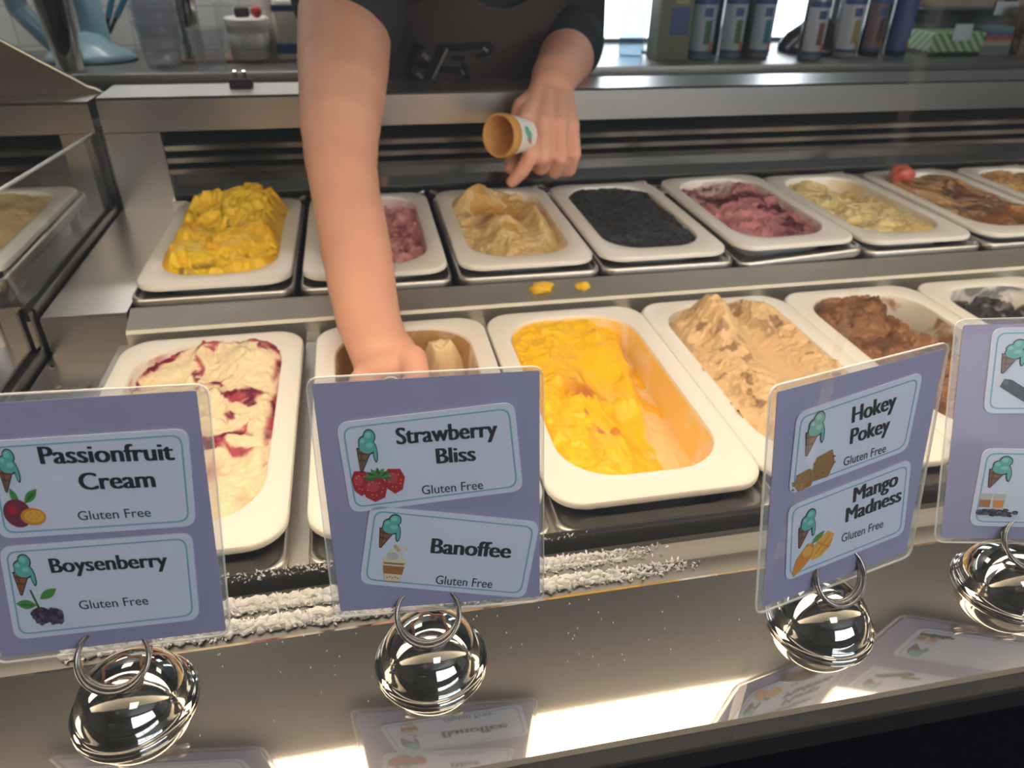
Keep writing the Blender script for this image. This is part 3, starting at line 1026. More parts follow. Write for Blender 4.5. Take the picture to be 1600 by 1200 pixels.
# pan in the neighbouring case
make_pan('white pan in the second display case, seen through the glass divider', -.430, .8775, -.287, BA, BB, (.8, .7, .6), .1, 9.0)
ice_cream('butterscotch_ice_cream', 'tan ice cream in the second display case, seen through the glass divider', -.430, .8775, -.287, BA - .0185, BB - .0225, f_tan, ice_mat('butterscotch_surface', (.66, .47, .22), (.56, .36, .14), (.4, .25, .1)), step=.002, seed=90)
make_tray('steel tray under the pan in the second display case', -.430, .8760, -.2960, .0815, .148, None)


# strawberry on the swirl
def blob(name, mats, r, n_amp, seed, loc, label, cat, sq=(1, 1, 1), group=None, sub=3):
    bm = bmesh.new()
    bmesh.ops.create_icosphere(bm, subdivisions=sub, radius=1)
    for v in bm.verts:
        d = mnoise.fractal(v.co * 1.7 + Vector((seed, seed, 0)), 1.0, 2.0, 4)
        v.co = Vector((v.co.x * sq[0], v.co.y * sq[1], v.co.z * sq[2])) * r * (1 + n_amp * d)
    me = bpy.data.meshes.new(name)
    bm.to_mesh(me); bm.free()
    me.materials.append(mats)
    me.polygons.foreach_set('use_smooth', [True] * len(me.polygons))
    o = bpy.data.objects.new(name, me); col.objects.link(o); o.location = loc
    return tag(o, label, cat, group)


blob('strawberry', mat('strawberry_red', (.55, .10, .08), .35, bump=.3, bscale=300), .016, .25, 3, at(1409, 272, .975), 'red strawberry piece on top of the brown swirled ice cream', 'strawberry', (1.1, 1, .9))
YEL = mat('mango_scrap', (.86, .52, .02), .4, bump=.3, bscale=300)
p = at(846, 434, .722)
blob('ice_cream_scrap', YEL, .0115, .5, 5, (p.x, p.y, -.3375), 'larger scrap of yellow ice cream dropped on the middle rail', 'ice cream scrap', (1.15, .8, .55), 'dropped yellow scraps')
p = at(911, 430, .722)
blob('ice_cream_scrap', YEL, .0082, .5, 11, (p.x, p.y, -.3385), 'smaller scrap of yellow ice cream dropped on the middle rail', 'ice cream scrap', (1.0, .8, .6), 'dropped yellow scraps')

# frost on the vent ridges
mb = MB()
rnd = random.Random(5)


def frost(x0, x1, pts, n, size, dens):
    for _ in range(n):
        t = rnd.random()
        x = x0 + (x1 - x0) * t
        if rnd.random() > dens(t): continue
        k = rnd.random()
        a, b = pts
        y = a[0] + (b[0] - a[0]) * k; z = a[1] + (b[1] - a[1]) * k
        d = Vector((rnd.gauss(0, .7), rnd.gauss(-.1, .6), abs(rnd.gauss(.6, .5)))).normalized()
        L = size * (.4 + rnd.random())
        wv = d.orthogonal().normalized() * L * .22
        w2 = d.cross(wv)
        p0 = Vector((x, y, z - .0003))
        m_ = p0 + d * L * .55
        mb.add([p0 + wv * .6, p0 - wv * .3 + w2 * .5, p0 - wv * .3 - w2 * .5, m_ + wv, m_ - wv * .5 + w2 * .85, m_ - wv * .5 - w2 * .85, p0 + d * L],
               [(0, 1, 4, 3), (1, 2, 5, 4), (2, 0, 3, 5), (3, 4, 6), (4, 5, 6), (5, 3, 6), (2, 1, 0)])


for (x0, x1, dens, f) in ((-.16, -.005, lambda t: 1.0, 1.0), (-.02, .165, lambda t: 1.0 if t < .55 else max(0, 1.0 - (t - .55) * 2.2), 1.0)):
    frost(x0, x1, ((.2605, -.2962), (.2662, -.2930)), int(2600 * f), .0026, dens)
    frost(x0, x1, ((.3030, -.3282), (.3108, -.3252)), int(2600 * f), .0026, dens)
    frost(x0, x1 - .03, ((.3470, -.3475), (.3530, -.3450)), int(260 * f), .0022, dens)
def crust(x0, x1, y, z, r0, dens):
    n_ = int((x1 - x0) / .0016)
    P, Rr = [], []
    for k in range(n_ + 1):
        t = k / n_
        P.append((x0 + (x1 - x0) * t, y + rnd.gauss(0, .0007), z + rnd.gauss(0, .0005)))
        Rr.append(max(.0002, r0 * dens(t) * rnd.uniform(.55, 1.25)))
    mb.tube(P, Rr, 9)


for (x0, x1, dens) in ((-.16, -.005, lambda t: 1.0), (-.02, .155, lambda t: 1.0 if t < .55 else max(0, 1.0 - (t - .55) * 2.3))):
    for (y, z) in ((.2635, -.2946), (.2650, -.2934), (.2620, -.2958), (.3085, -.3265), (.3100, -.3256), (.3055, -.3276)):
        crust(x0, x1, y, z, .0024, dens)
FROST = mat('frost_crystals', (.90, .91, .92), .6)
nt = FROST.node_tree
tl = nt.nodes.new('ShaderNodeBsdfTranslucent'); tl.inputs[0].default_value = (.92, .93, .94, 1)
mx = nt.nodes.new('ShaderNodeMixShader'); mx.inputs[0].default_value = .5
nt.links.new(nt.nodes['Principled BSDF'].outputs[0], mx.inputs[1]); nt.links.new(tl.outputs[0], mx.inputs[2])
nt.links.new(mx.outputs[0], nt.nodes['Material Output'].inputs[0])
fo = mb.build('frost', FROST)
tag(fo, 'white frost crystals crusted along the vent ridges', 'frost', kind='stuff')
mb = MB()
for _ in range(60):
    x = rnd.uniform(-.10, .16); y = rnd.uniform(.19, .232)
    mb.add([(x, y, -.2698), (x + .0006, y, -.2698), (x + .0003, y + .0006, -.2698), (x + .0003, y + .0003, -.2692)], [(0, 1, 3), (1, 2, 3), (2, 0, 3), (2, 1, 0)])
tag(mb.build('frost_crumbs', mat('frost_crumb', (.9, .9, .9), .4)), 'scattered specks of frost on the steel shelf', 'frost', kind='stuff')

# ------------------------------------------------------------------ signs
PURPLE = mat('purple_card', (.36, .335, .52), .45, var=.08, vscale=40, coat=.35, coat_rough=.06)
LABELW = mat('pale_label_card', (.72, .76, .90), .4, coat=.35, coat_rough=.06)
LBORDER = mat('blue_border', (.20, .44, .58), .4, coat=.3)
INK = mat('black_ink', (.012, .012, .014), .4, coat=.3, coat_rough=.06)
PAL = {k: mat('print_' + k, v, .4, coat=.3, coat_rough=.06) for k, v in dict(
    mint=(.12, .48, .40), mintlight=(.26, .64, .55), outline=(.012, .022, .025), cone=(.27, .11, .055), conedark=(.12, .045, .025), red=(.45, .015, .03), redlight=(.6, .06, .07), leaf=(.07, .28, .06),
    leafdark=(.03, .14, .03), plum=(.20, .025, .05), orange=(.75, .27, .02), orangelight=(.85, .45, .06), berry=(.035, .02, .05), berrylight=(.10, .07, .13), cream=(.80, .70, .52),
    caramel=(.42, .16, .04), honey=(.34, .17, .05), honeylight=(.50, .29, .10), black=(.012, .012, .015), glassy=(.55, .55, .50), tan=(.62, .42, .2)).items()}
PK = list(PAL)


def circ(cx, cy, rx, ry=None, n=22, a0=0.0):
    ry = rx if ry is None else ry
    return [(cx + rx * math.cos(2 * math.pi * i / n + a0), cy + ry * math.sin(2 * math.pi * i / n + a0)) for i in range(n)]


def leaf(x0, y0, x1, y1, w_):
    dx, dy = x1 - x0, y1 - y0
    out = []
    for i in range(9):
        t = i / 8
        q = math.sin(math.pi * t) * w_
        out.append((x0 + dx * t - dy * q, y0 + dy * t + dx * q))
    for i in range(7, 0, -1):
        t = i / 8
        q = -math.sin(math.pi * t) * w_
        out.append((x0 + dx * t - dy * q, y0 + dy * t + dx * q))
    return out


def ic_cone():
    S = [(circ(.52, .58, .36, .19), 'outline'), (circ(.64, .82, .25, .175), 'outline'), (circ(.42, .70, .24, .15), 'outline'),
         ([(.08, .58), (.70, .50), (.22, -.02), (.14, 0)], 'outline'), (circ(.82, .42, .10, .22), 'outline'),
         ([(.12, .55), (.64, .49), (.21, .02), (.17, .03)], 'cone'), ([(.22, .54), (.30, .53), (.24, .06), (.21, .04)], 'conedark'), ([(.12, .48), (.14, .42), (.52, .40), (.57, .44)], 'conedark'), ([(.15, .31), (.155, .26), (.38, .24), (.43, .29)], 'conedark'),
         (circ(.52, .59, .32, .16), 'mint'), (circ(.82, .43, .065, .19), 'mint'), (circ(.64, .82, .21, .145), 'mint'), (circ(.42, .70, .20, .12), 'mint'),
         (circ(.60, .86, .12, .07), 'mintlight'), (circ(.36, .73, .09, .05), 'mintlight'), (circ(.62, .62, .14, .06), 'mintlight')]
    return S


def ic_strawb():
    S = []
    for (cx, cy, r, a) in ((.17, .62, .17, 0), (.80, .62, .19, 0), (.42, .42, .24, 0)):
        S += [([(cx - r, cy + .1), (cx - r * .6, cy + .32), (cx + r * .6, cy + .30), (cx + r, cy + .05), (cx + r * .7, cy - .3), (cx - .1 * r, cy - .42), (cx - r * .8, cy - .25)], 'red'), (circ(cx - .04, cy + .05, r * .5, .16), 'redlight')]
        for q in range(8):
            S.append((circ(cx + r * .6 * math.cos(q * 2.4), cy - .02 + .2 * math.sin(q * 2.4), .012, .02, 6), 'orangelight'))
    for k in range(9):
        a = math.radians(-10 + 25 * k)
        S.append((leaf(.50, .72, .50 + .28 * math.cos(a), .72 + .28 * math.sin(a), .14), 'leaf' if k % 2 else 'leafdark'))
    return S


def ic_banoffee():
    return [([(.08, .52), (.92, .52), (.78, .02), (.22, .02)], 'caramel'), ([(.05, .60), (.95, .60), (.90, .46), (.10, .46)], 'cream'), ([(.13, .40), (.87, .40), (.82, .28), (.18, .28)], 'caramel'), ([(.17, .24), (.83, .24), (.78, .05), (.22, .05)], 'cream'),
            (circ(.5, .62, .42, .13), 'cream'), (circ(.42, .72, .22, .10), 'glassy'), ([(.1, .55), (.9, .55), (.86, .50), (.14, .50)], 'honey')] + [(circ(x, y, .08, .05, 10), 'tan' if k % 2 else 'cream') for k, (x, y) in enumerate(((.35, .85), (.6, .9), (.75, .82), (.5, .97), (.85, .95)))] + [(circ(.3 + .1 * k, .14 + .03 * (k % 2), .03, .02, 8), 'honey') for k in range(5)]


def ic_passion():
    return [(leaf(.40, .55, .30, 1.0, .18), 'leaf'), (leaf(.55, .60, .92, .95, .2), 'leaf'), (leaf(.58, .62, .88, .90, .08), 'leafdark'), (circ(.33, .36, .33, .36), 'plum'), (circ(.24, .46, .12, .13), 'red'),
            (circ(.68, .26, .30, .22, a0=.3), 'orange'), (circ(.70, .27, .24, .16), 'orangelight')] + [(circ(.70 + .13 * math.cos(k), .27 + .09 * math.sin(k), .02, .025, 6), 'orange') for k in range(6)]


def ic_boysen():
    S = [(leaf(.45, .55, .02, .62, .28), 'leaf'), (leaf(.40, .55, .10, .60, .10), 'leafdark'), (leaf(.55, .70, .95, .95, .22), 'leaf'), ([(.45, .5), (.50, .5), (.42, .95), (.38, .95)], 'leafdark')]
    r_ = random.Random(3)
    for (cx, cy, rx, ry) in ((.50, .28, .20, .22), (.78, .26, .18, .20)):
        S.append((circ(cx, cy, rx, ry), 'berry'))
        for k in range(22):
            a = r_.random() * 6.28; q = math.sqrt(r_.random()) * .95
            S.append((circ(cx + rx * q * math.cos(a), cy + ry * q * math.sin(a), .045, .055, 8), 'berrylight' if k % 3 == 0 else 'berry'))
            S.append((circ(cx + rx * q * math.cos(a) + .008, cy + ry * q * math.sin(a) + .01, .018, .022, 6), 'berrylight'))
    return S


def ic_honeycomb():
    r_ = random.Random(8)
    S = [([(.02, .28), (.12, .55), (.40, .62), (.55, .40), (.45, .08), (.15, .02)], 'honey'), ([(.45, .50), (.55, .88), (.92, .98), (1.0, .55), (.85, .18), (.52, .20)], 'honey')]
    for k in range(60):
        x, y = r_.random(), r_.random()
        ok = (x < .5 and .1 < y < .55) or (x > .5 and .25 < y < .9)
        if ok: S.append((circ(x, y, .03, .03, 7), 'honeylight' if k % 2 else 'caramel'))
    return S


def ic_mango():
    return [(leaf(.45, .75, .75, 1.0, .2), 'leaf'), ([(.02, .10), (.10, .45), (.35, .80), (.52, .72), (.50, .42), (.28, .16), (.06, .0)], 'orange'), (circ(.36, .58, .12, .14), 'orangelight'),
            ([(.45, .40), (.60, .80), (.85, .95), (1.0, .80), (.92, .50), (.70, .30), (.50, .28)], 'orangelight'), ([(.55, .45), (.88, .86), (.91, .83), (.58, .42)], 'orange'), ([(.66, .38), (.95, .70), (.97, .66), (.69, .36)], 'orange'), ([(.62, .75), (.90, .50), (.87, .47), (.59, .71)], 'orange')]


def ic_sticks():
    return [([(.0, .72), (.10, .98), (.3, .95), (1.3, .25), (1.2, .02), (1.0, .02)], 'black'), ([(.9, .5), (1.0, .75), (1.6, .60), (1.6, .35)], 'black'), (circ(.15, .86, .07, .08), 'berrylight')]


def ic_glasses():
    S = [([(.02, 1.0), (.32, 1.0), (.30, .38), (.05, .38)], 'glassy'), ([(.36, 1.0), (.66, 1.0), (.62, .38), (.38, .38)], 'glassy'), ([(.04, .72), (.31, .72), (.30, .40), (.05, .40)], 'caramel'), ([(.37, .72), (.64, .72), (.61, .40), (.39, .40)], 'orange')]
    r_ = random.Random(12)
    for k in range(40):
        x = .05 + .9 * r_.random(); S.append((circ(x, .05 + .33 * r_.random() * (1 - abs(x - .5)), .07, .06, 7), 'black' if k % 3 else 'berrylight'))
    return S


def icon(shapes, bb, z, parent, name, rot=0.0):
    """bb = (x0, y0, x1, y1) in mm on the card"""
    x0, y0, x1, y1 = [q * .001 for q in bb]
    mb = MB()
    cx, cy = (x0 + x1) / 2, (y0 + y1) / 2
    used = []
    for k, (pts, c) in enumerate(shapes):
        if c not in used: used.append(c)
        P = []
        for (px, py) in pts:
            X, Y = x0 + (x1 - x0) * px - cx, y0 + (y1 - y0) * py - cy
            P.append((cx + X * math.cos(rot) - Y * math.sin(rot), cy + X * math.sin(rot) + Y * math.cos(rot)))
        mb.poly(P, z, z + .00006 + .000012 * k, used.index(c))
    return mb.build(name, [PAL[c] for c in used], parent)


def lettering(txt, p0, p1, capmm, z, parent, bold=True):
    cu = bpy.data.curves.new('t', 'FONT')
    cu.body = txt
    cu.size = 1.0
    cu.fill_mode = 'FRONT'
    cu.resolution_u = 4
    o = bpy.data.objects.new('t', cu); col.objects.link(o)
    dg = bpy.context.evaluated_depsgraph_get()
    dg.update()
    me = bpy.data.meshes.new_from_object(o.evaluated_get(dg))
    V = np.array([v.co[:] for v in me.vertices]); Fc = [list(p.vertices) for p in me.polygons]
    bpy.data.objects.remove(o); bpy.data.curves.remove(cu); bpy.data.meshes.remove(me)
    wid = V[:, 0].max() - V[:, 0].min()
    x0 = V[:, 0].min()
    a, b = Vector((p0[0], p0[1])) * .001, Vector((p1[0], p1[1])) * .001
    d = b - a
    emb = [0.0, .014, .028, .042, .056, .070, .082] if bold else [0.0, .010]
    sx = d.length / (wid + emb[-1]); sy = capmm * .001 / 0.70
    t = d.normalized(); nrm = Vector((-t.y, t.x))
    mb = MB()
    for k, e in enumerate(emb):
        vs = []
        for v in V:
            q = a + t * ((v[0] - x0 + e) * sx) + nrm * (v[1] * sy)
            vs.append((q.x, q.y, z + k * .000012))
        mb.add(vs, Fc)
    return mb.build('lettering', INK, parent)


def corner_cut(quad, r=4.0, n=5):
    """rounded outline of a four-cornered card (mm -> m)"""
    out = []
    Q = [Vector(q) for q in quad]
    for i in range(4):
        p, a, b = Q[i], Q[i - 1], Q[(i + 1) % 4]
        u = (a - p).normalized() * r; v = (b - p).normalized() * r
        for k in range(n + 1):
            t = k / n
            s_ = p + u * (1 - t) ** 2 + v * t ** 2
            out.append((s_.x * .001, s_.y * .001))
    return out


def inset(quad, d):
    Q = [Vector(q) for q in quad]
    c = sum(Q, Vector((0, 0))) / 4
    out = []
    for i in range(4):
        p, a, b = Q[i], Q[i - 1], Q[(i + 1) % 4]
        u = (a - p).normalized(); v = (b - p).normalized()
        out.append(tuple(p + (u + v) * d))
    return out


def make_sign(label, piv, yaw, lean, back, pouch, cards, bend=0.0):
    a, b = math.radians(yaw), math.radians(lean)
    ex = Vector((math.cos(a), math.sin(a), 0)); ey = Vector((-math.sin(a), math.cos(a), 0))
    up = Vector((0, 0, 1)) * math.cos(b) + ey * math.sin(b)
    n = ex.cross(up)
    M = Matrix((ex, up, n)).transposed()
    t = thing('flavour_sign', label, 'flavour sign', piv, group='flavour signs on the steel shelf')
    t.rotation_mode = 'QUATERNION'
    t.rotation_quaternion = M.to_quaternion()
    outl = corner_cut(pouch, 5.0)
    inn = corner_cut(inset(pouch, .45), 4.6)
    mb = MB()
    mb.poly(inn, -.0006, -.0003, 0)
    mb.ring(outl, inn, -.0007, .0003, 1)
    mb.build('laminate_pouch', [LAMI, LAMI_EDGE], t)['label'] = 'clear laminate border'
    mb = MB()
    mb.poly(corner_cut(back, .8, 2), -.0002, .0002)
    mb.build('backing_card', PURPLE, t)['label'] = 'purple backing card'
    for cd in cards:
        q = cd['q']
        mb = MB()
        mb.poly(corner_cut(q, 4.5), .0002, .0008, 0)
        o_, i_ = corner_cut(inset(q, 2.0), 4.0), corner_cut(inset(q, 2.6), 3.6)
        mb.ring(o_, i_, .0008, .00088, 1)
        c = mb.build('label_card', [LABELW, LBORDER], t)
        c['label'] = cd['label']
        for (tx, p0, p1, cap, bold) in cd.get('t', ()):
            lettering(tx, p0, p1, cap, .00092, c, bold)
        icon(ic_cone(), cd['c'], .0009, c, 'cone_picture', cd.get('rot', 0))
        icon(cd['f'], cd['fb'], .0009, c, cd['fn'], cd.get('rot', 0))
    if bend:
        for ob in [t] + list(t.children_recursive):
            if ob.type != 'MESH': continue
            for v in ob.data.vertices:
                pass
    return t


D_ = [(-.1093, .2097), (.0105, .2088), (.1883, .1972), (.2911, .2000)]
make_sign('purple sign reading Passionfruit Cream and Boysenberry', (-.1093, .2097, -.237), -6, 11,
          [(-36.5, 102.5), (46.2, 105.1), (42.3, 6.2), (-40.5, 0.5)], [(-40.5, 105.8), (50.4, 107.5), (44.0, 4.0), (-44.0, -3.0)],
          [dict(q=[(-25.5, 89.6), (41.4, 91.6), (38.4, 53.3), (-28.7, 52.0)], label='Passionfruit Cream label', t=[('Passionfruit', (-8.7, 80.6), (35.6, 80.0), 6.7, 1), ('Cream', (2.1, 70.0), (27.6, 69.8), 6.7, 1), ('Gluten Free', (-.8, 58.0), (23.9, 58.1), 3.7, 0)],
                c=(-23.5, 70.5, -15.5, 87.0), f=ic_passion(), fb=(-25.0, 56.3, -11.0, 72.0), fn='fruit_picture'),
           dict(q=[(-30.0, 48.6), (36.5, 50.6), (33.6, 12.6), (-33.8, 8.4)], label='Boysenberry label', t=[('Boysenberry', (-14.6, 36.9), (26.4, 36.9), 6.2, 1), ('Gluten Free', (-8.0, 20.4), (16.6, 20.8), 3.9, 0)],
                c=(-28.5, 28.2, -19.5, 45.6), f=ic_boysen(), fb=(-30.0, 14.0, -13.5, 31.0), fn='berry_picture')])
make_sign('purple sign reading Strawberry Bliss and Banoffee', (.0105, .2088, -.237), -6, 11,
          [(-37.1, 99.5), (44.9, 101.7), (46.1, 2.4), (-35.2, .8)], [(-39.3, 102.0), (46.5, 103.6), (48.0, -.6), (-38.1, -2.4)],
          [dict(q=[(-29.8, 84.2), (35.5, 89.9), (39.0, 52.7), (-27.5, 46.5)], label='Strawberry Bliss label', t=[('Strawberry', (-8.4, 74.7), (29.4, 76.4), 6.8, 1), ('Bliss', (6.0, 66.0), (21.0, 66.6), 6.5, 1), ('Gluten Free', (.1, 53.1), (23.5, 54.3), 3.9, 0)],
                c=(-24.0, 64.0, -14.8, 81.5), f=ic_strawb(), fb=(-26.0, 51.0, -5.8, 65.5), fn='strawberry_picture', rot=.03),
           dict(q=[(-20.0, 49.5), (45.7, 37.9), (39.9, 2.2), (-26.6, 14.2)], label='Banoffee label', t=[('Banoffee', (2.0, 26.7), (33.9, 22.2), 7.0, 1), ('Gluten Free', (3.4, 12.0), (26.2, 8.3), 4.2, 0)],
                c=(-18.0, 30.0, -8.0, 45.5), f=ic_banoffee(), fb=(-17.8, 13.6, -7.2, 31.0), fn='dessert_picture', rot=-.16)])
make_sign('purple sign reading Hokey Pokey and Mango Madness', (.1883, .1972, -.237), 11, 10,
          [(-42.1, 94.0), (42.5, 95.5), (41.7, -2.9), (-38.8, -6.3)], [(-45.9, 96.9), (44.9, 98.5), (45.8, -7.4), (-42.4, -9.7)],
          [dict(q=[(-32.4, 83.2), (31.5, 87.8), (30.2, 52.3), (-32.1, 47.3)], label='Hokey Pokey label', t=[('Hokey', (-3.9, 72.7), (19.2, 74.7), 7.4, 1), ('Pokey', (-3.3, 63.1), (17.7, 64.3), 7.2, 1), ('Gluten Free', (-5.1, 53.5), (17.5, 54.5), 4.1, 0)],
                c=(-28.0, 63.5, -16.5, 82.0), f=ic_honeycomb(), fb=(-31.0, 47.5, -10.0, 63.0), fn='honeycomb_picture', rot=.05),
           dict(q=[(-31.5, 41.8), (33.8, 47.0), (37.4, 8.1), (-28.7, 4.0)], label='Mango Madness label', t=[('Mango', (3.2, 33.9), (28.0, 35.9), 7.4, 1), ('Madness', (.5, 24.8), (31.7, 26.9), 7.4, 1), ('Gluten Free', (-.1, 14.9), (23.4, 15.7), 4.4, 0)],
                c=(-25.8, 19.5, -15.0, 37.5), f=ic_mango(), fb=(-26.5, 5.5, -4.5, 24.0), fn='mango_picture', rot=.05)])
make_sign('purple sign cut off by the right edge, with liquorice and drinking glass pictures', (.2911, .2000, -.237), -19, 17,
          [(-49.4, 96.1), (32.2, 104.5), (42.6, 3.0), (-39.0, -5.4)], [(-53.2, 98.5), (35.6, 107.5), (46.5, .5), (-41.6, -8.4)],
          [dict(q=[(-37.4, 95.9), (29.0, 101.5), (33.0, 63.5), (-33.3, 57.1)], label='label with liquorice picture', c=(-32.3, 76.5, -20.5, 92.0), f=ic_sticks(), fb=(-29.0, 60.5, -13.5, 74.5), fn='liquorice_picture', rot=.08),
           dict(q=[(-29.9, 40.6), (36.5, 46.0), (39.0, 8.0), (-28.2, 2.4)], label='label with drinking glass picture', c=(-26.3, 22.5, -14.5, 38.2), f=ic_glasses(), fb=(-27.0, 8.3, -9.0, 19.6), fn='drinks_picture', rot=.06)])

# card holders
hl = ['chrome dome card holder under the Passionfruit Cream sign', 'chrome dome card holder under the Strawberry Bliss sign', 'chrome dome card holder under the Hokey Pokey sign', 'chrome dome card holder under the rightmost purple sign']
hold = None
for i, (x, y) in enumerate(D_):
    if hold is None:
        hold = thing('card_holder', hl[0], 'card holder', (x, y, -.270), group='dome card holders')
        mb = MB()
        prof = [(.0205, .0), (.0235, .0002), (.0242, .0010), (.0240, .0020), (.0228, .0026), (.0220, .0030)]
        for a in range(5, 91, 5):
            A = math.radians(a)
            prof.append((max(.0216 * math.cos(A), 1e-5), .0026 + .0195 * math.sin(A)))
        mb.lathe(prof, n=48)
        mb.build('dome_base', CHROME, hold, auto=60)
        mb = MB()
        for k, (dy, R) in enumerate(((0.0, .0128), (.0016, .0124), (.0032, .0128))):
            P = []
            for q in range(40):
                A = 2 * math.pi * q / 40
                v = Vector((R * math.cos(A), 0, R * math.sin(A)))
                v = Matrix.Rotation(math.radians(-38), 3, 'X') @ v
                P.append((v.x, v.y + dy - .0035, v.z + .0325))
            mb.tube(P, .00085, 8, closed=True)
        mb.build('wire_ring', WIRE, hold, smooth=True)['label'] = 'dull coiled wire ring'
        mb = MB()
        mb.tube([((.0072 + .0008 * math.sin(5 * q)) * math.cos(q * 2 * math.pi / 30), (.0072 + .0008 * math.sin(5 * q)) * math.sin(q * 2 * math.pi / 30), .0208) for q in range(30)], .00075, 6, closed=True)
        r_ = mb.build('rust_spot', RUST, hold, smooth=True)
    else:
        r2 = hold.copy(); col.objects.link(r2)
        r2.location = (x, y, -.270)
        r2['label'] = hl[i]
        for ch in list(hold.children):
            c = ch.copy(); col.objects.link(c); c.parent = r2
        r2.rotation_euler = (0, 0, math.radians((0, -6, 11, -19)[i]))

# ------------------------------------------------------------------ the server
person = thing('person', 'server in a dark apron, one hand scooping, the other holding a wafer cup', 'person', (.2, 1.45, Z_FLOOR))


def ppart(o, parent=None):
    if parent is None:
        o.parent = person
        o.location = Vector(o.location) - Vector(person.location)
    return o


V4 = lambda p, r: (p.x, p.y, p.z, r)
mb = MB()
# trunk, neck, head, legs
mb.chain([(.20, 1.44, -.48, .13), (.20, 1.40, -.28, .118), (.195, 1.33, -.08, .120), (.195, 1.28, .02, .085), (.195, 1.24, .09, .052), (.195, 1.20, .15, .052)])
mb.chain([(.10, 1.30, -.02, .07), (.29, 1.31, -.02, .07)])
mb.chain([(.14, 1.42, -.25, .09), (.26, 1.42, -.25, .09)])
mb.ell((.195, 1.155, .235), (.072, .092, .112))
mb.ell((.195, 1.068, .215), (.012, .016, .014)).ell((.195, 1.085, .15), (.03, .03, .02))
mb.ell((.120, 1.165, .225), (.010, .018, .028)).ell((.270, 1.165, .225), (.010, .018, .028))
for sx in (-1, 1):
    hx = .20 + sx * .085
    mb.chain([(hx, 1.45, -.50, .088), (hx, 1.44, -.92, .056), (hx, 1.48, -1.33, .040)])
    mb.chain([(hx, 1.48, -1.35, .038), (hx, 1.36, -1.37, .028)])
# reaching arm (shoulder to wrist)
arm = [(.055, 1.26, -.005, .066), (.022, 1.17, -.045, .062)]
for (l, r, v, Y) in [(470, 612, 0, 1.10), (468, 610, 50, 1.04), (468, 606, 100, .985), (470, 600, 150, .93), (472, 592, 200, .88), (478, 588, 250, .84), (488, 592, 300, .80), (497, 603, 350, .76), (505, 612, 400, .72), (515, 618, 450, .68), (527, 625, 500, .64), (548, 641, 550, .60)]:
    pc = at((l + r) / 2, v, Y)
    dep = pc.x * .1748 + pc.y * .8311 - pc.z * .5279
    arm.append((pc.x, pc.y, pc.z, (r - l) / 2 * dep / F_PX * 1.03))
mb.chain(arm)
# scooping fist
HA = at(611, 604, .552); HB = Vector((.024, .605, -.392))
hc = at(606, 598, .580)
mb.chain([V4(at(592, 548, .602), .026), V4(at(600, 575, .592), .028), V4(at(604, 612, .585), .027)])
mb.chain([V4(at(615, 552, .600), .022), V4(at(628, 600, .588), .020)])
mb.chain([V4(at(622, 556, .598), .017), V4(at(645, 562, .578), .0135), V4(at(652, 588, .560), .0115), V4(at(640, 608, .548), .010)])
ax = (HB - HA).normalized()
for i in range(4):
    c = HA + (HB - HA) * (.22 + .155 * i)
    mb.chain([(c.x - .030, c.y + .012, c.z + .006, .0105), (c.x - .022, c.y - .016, c.z - .002, .0095), (c.x + .004, c.y - .022, c.z - .008, .0088), (c.x + .018, c.y - .008, c.z - .010, .0078)])
# other arm and its hand
mb.chain([(.335, 1.30, .00, .062), (.375, 1.345, -.19, .046), V4(at(884, 92, 1.16), .042), V4(at(866, 122, 1.075), .033), V4(at(862, 140, 1.05), .031)])
for (w0, k0, r0, r1) in (((846, 138, 1.045), (823, 188, .975), .017, .0135), ((856, 140, 1.045), (848, 194, .968), .019, .0140), ((868, 140, 1.045), (873, 194, .972), .019, .0135), ((877, 142, 1.05), (892, 198, .985), .017, .0125)):
    mb.chain([V4(at(*w0), r0), V4(at(*k0), r1)])
mb.chain([V4(at(823, 188, .975), .0124), V4(at(829, 243, .942), .0110), V4(at(815, 268, .945), .0100), V4(at(800, 284, .950), .0082)])
mb.chain([V4(at(848, 194, .968), .0126), V4(at(850, 244, .940), .0110), V4(at(845, 262, .962), .0105), V4(at(836, 256, .985), .009)])
mb.chain([V4(at(873, 194, .972), .0121), V4(at(876, 246, .945), .0106), V4(at(868, 268, .968), .0102), V4(at(856, 262, .990), .009)])
mb.chain([V4(at(892, 198, .985), .0110), V4(at(897, 240, .960), .0102), V4(at(890, 266, .972), .0092), V4(at(874, 268, .990), .0082)])
mb.chain([V4(at(848, 148, 1.045), .018), V4(at(818, 168, 1.010), .0155), V4(at(804, 214, 1.000), .0125), V4(at(799, 262, .972), .0100)])
body = mb.build('body', SKIN)
remesh(body, .0026, 6, .5)
ppart(body)
# clothes
SHIRT = mat('black_tshirt', (.016, .018, .022), .85, bump=.3, bscale=500)
APRON = mat('dark_brown_apron', (.060, .041, .035), .7, bump=.3, bscale=500, var=.15, vscale=10)
mb = MB()
mb.chain([(.20, 1.44, -.50, .140), (.20, 1.40, -.28, .130), (.195, 1.33, -.08, .130), (.195, 1.275, .03, .090)])
mb.chain([(.09, 1.29, -.02, .082), (.30, 1.31, -.02, .080)])
mb.chain([(.14, 1.42, -.25, .102), (.26, 1.42, -.25, .102)])
sl = at(541, 0, 1.10)
mb.chain([(.055, 1.26, -.005, .082), (.022, 1.17, -.045, .076), (sl.x - .002, sl.y + .004, sl.z + .002, .0700), (sl.x + .008, sl.y - .030, sl.z - .014, .0665), V4(at(556, 16, 1.055), .0640)])
mb.chain([(.335, 1.30, .00, .078), (.372, 1.345, -.17, .062), V4(at(893, 66, 1.24), .050)])
sh = mb.build('t_shirt', SHIRT)
remesh(sh, .005, 6)
ppart(sh)['label'] = 'black short-sleeved t-shirt'
mb = MB()
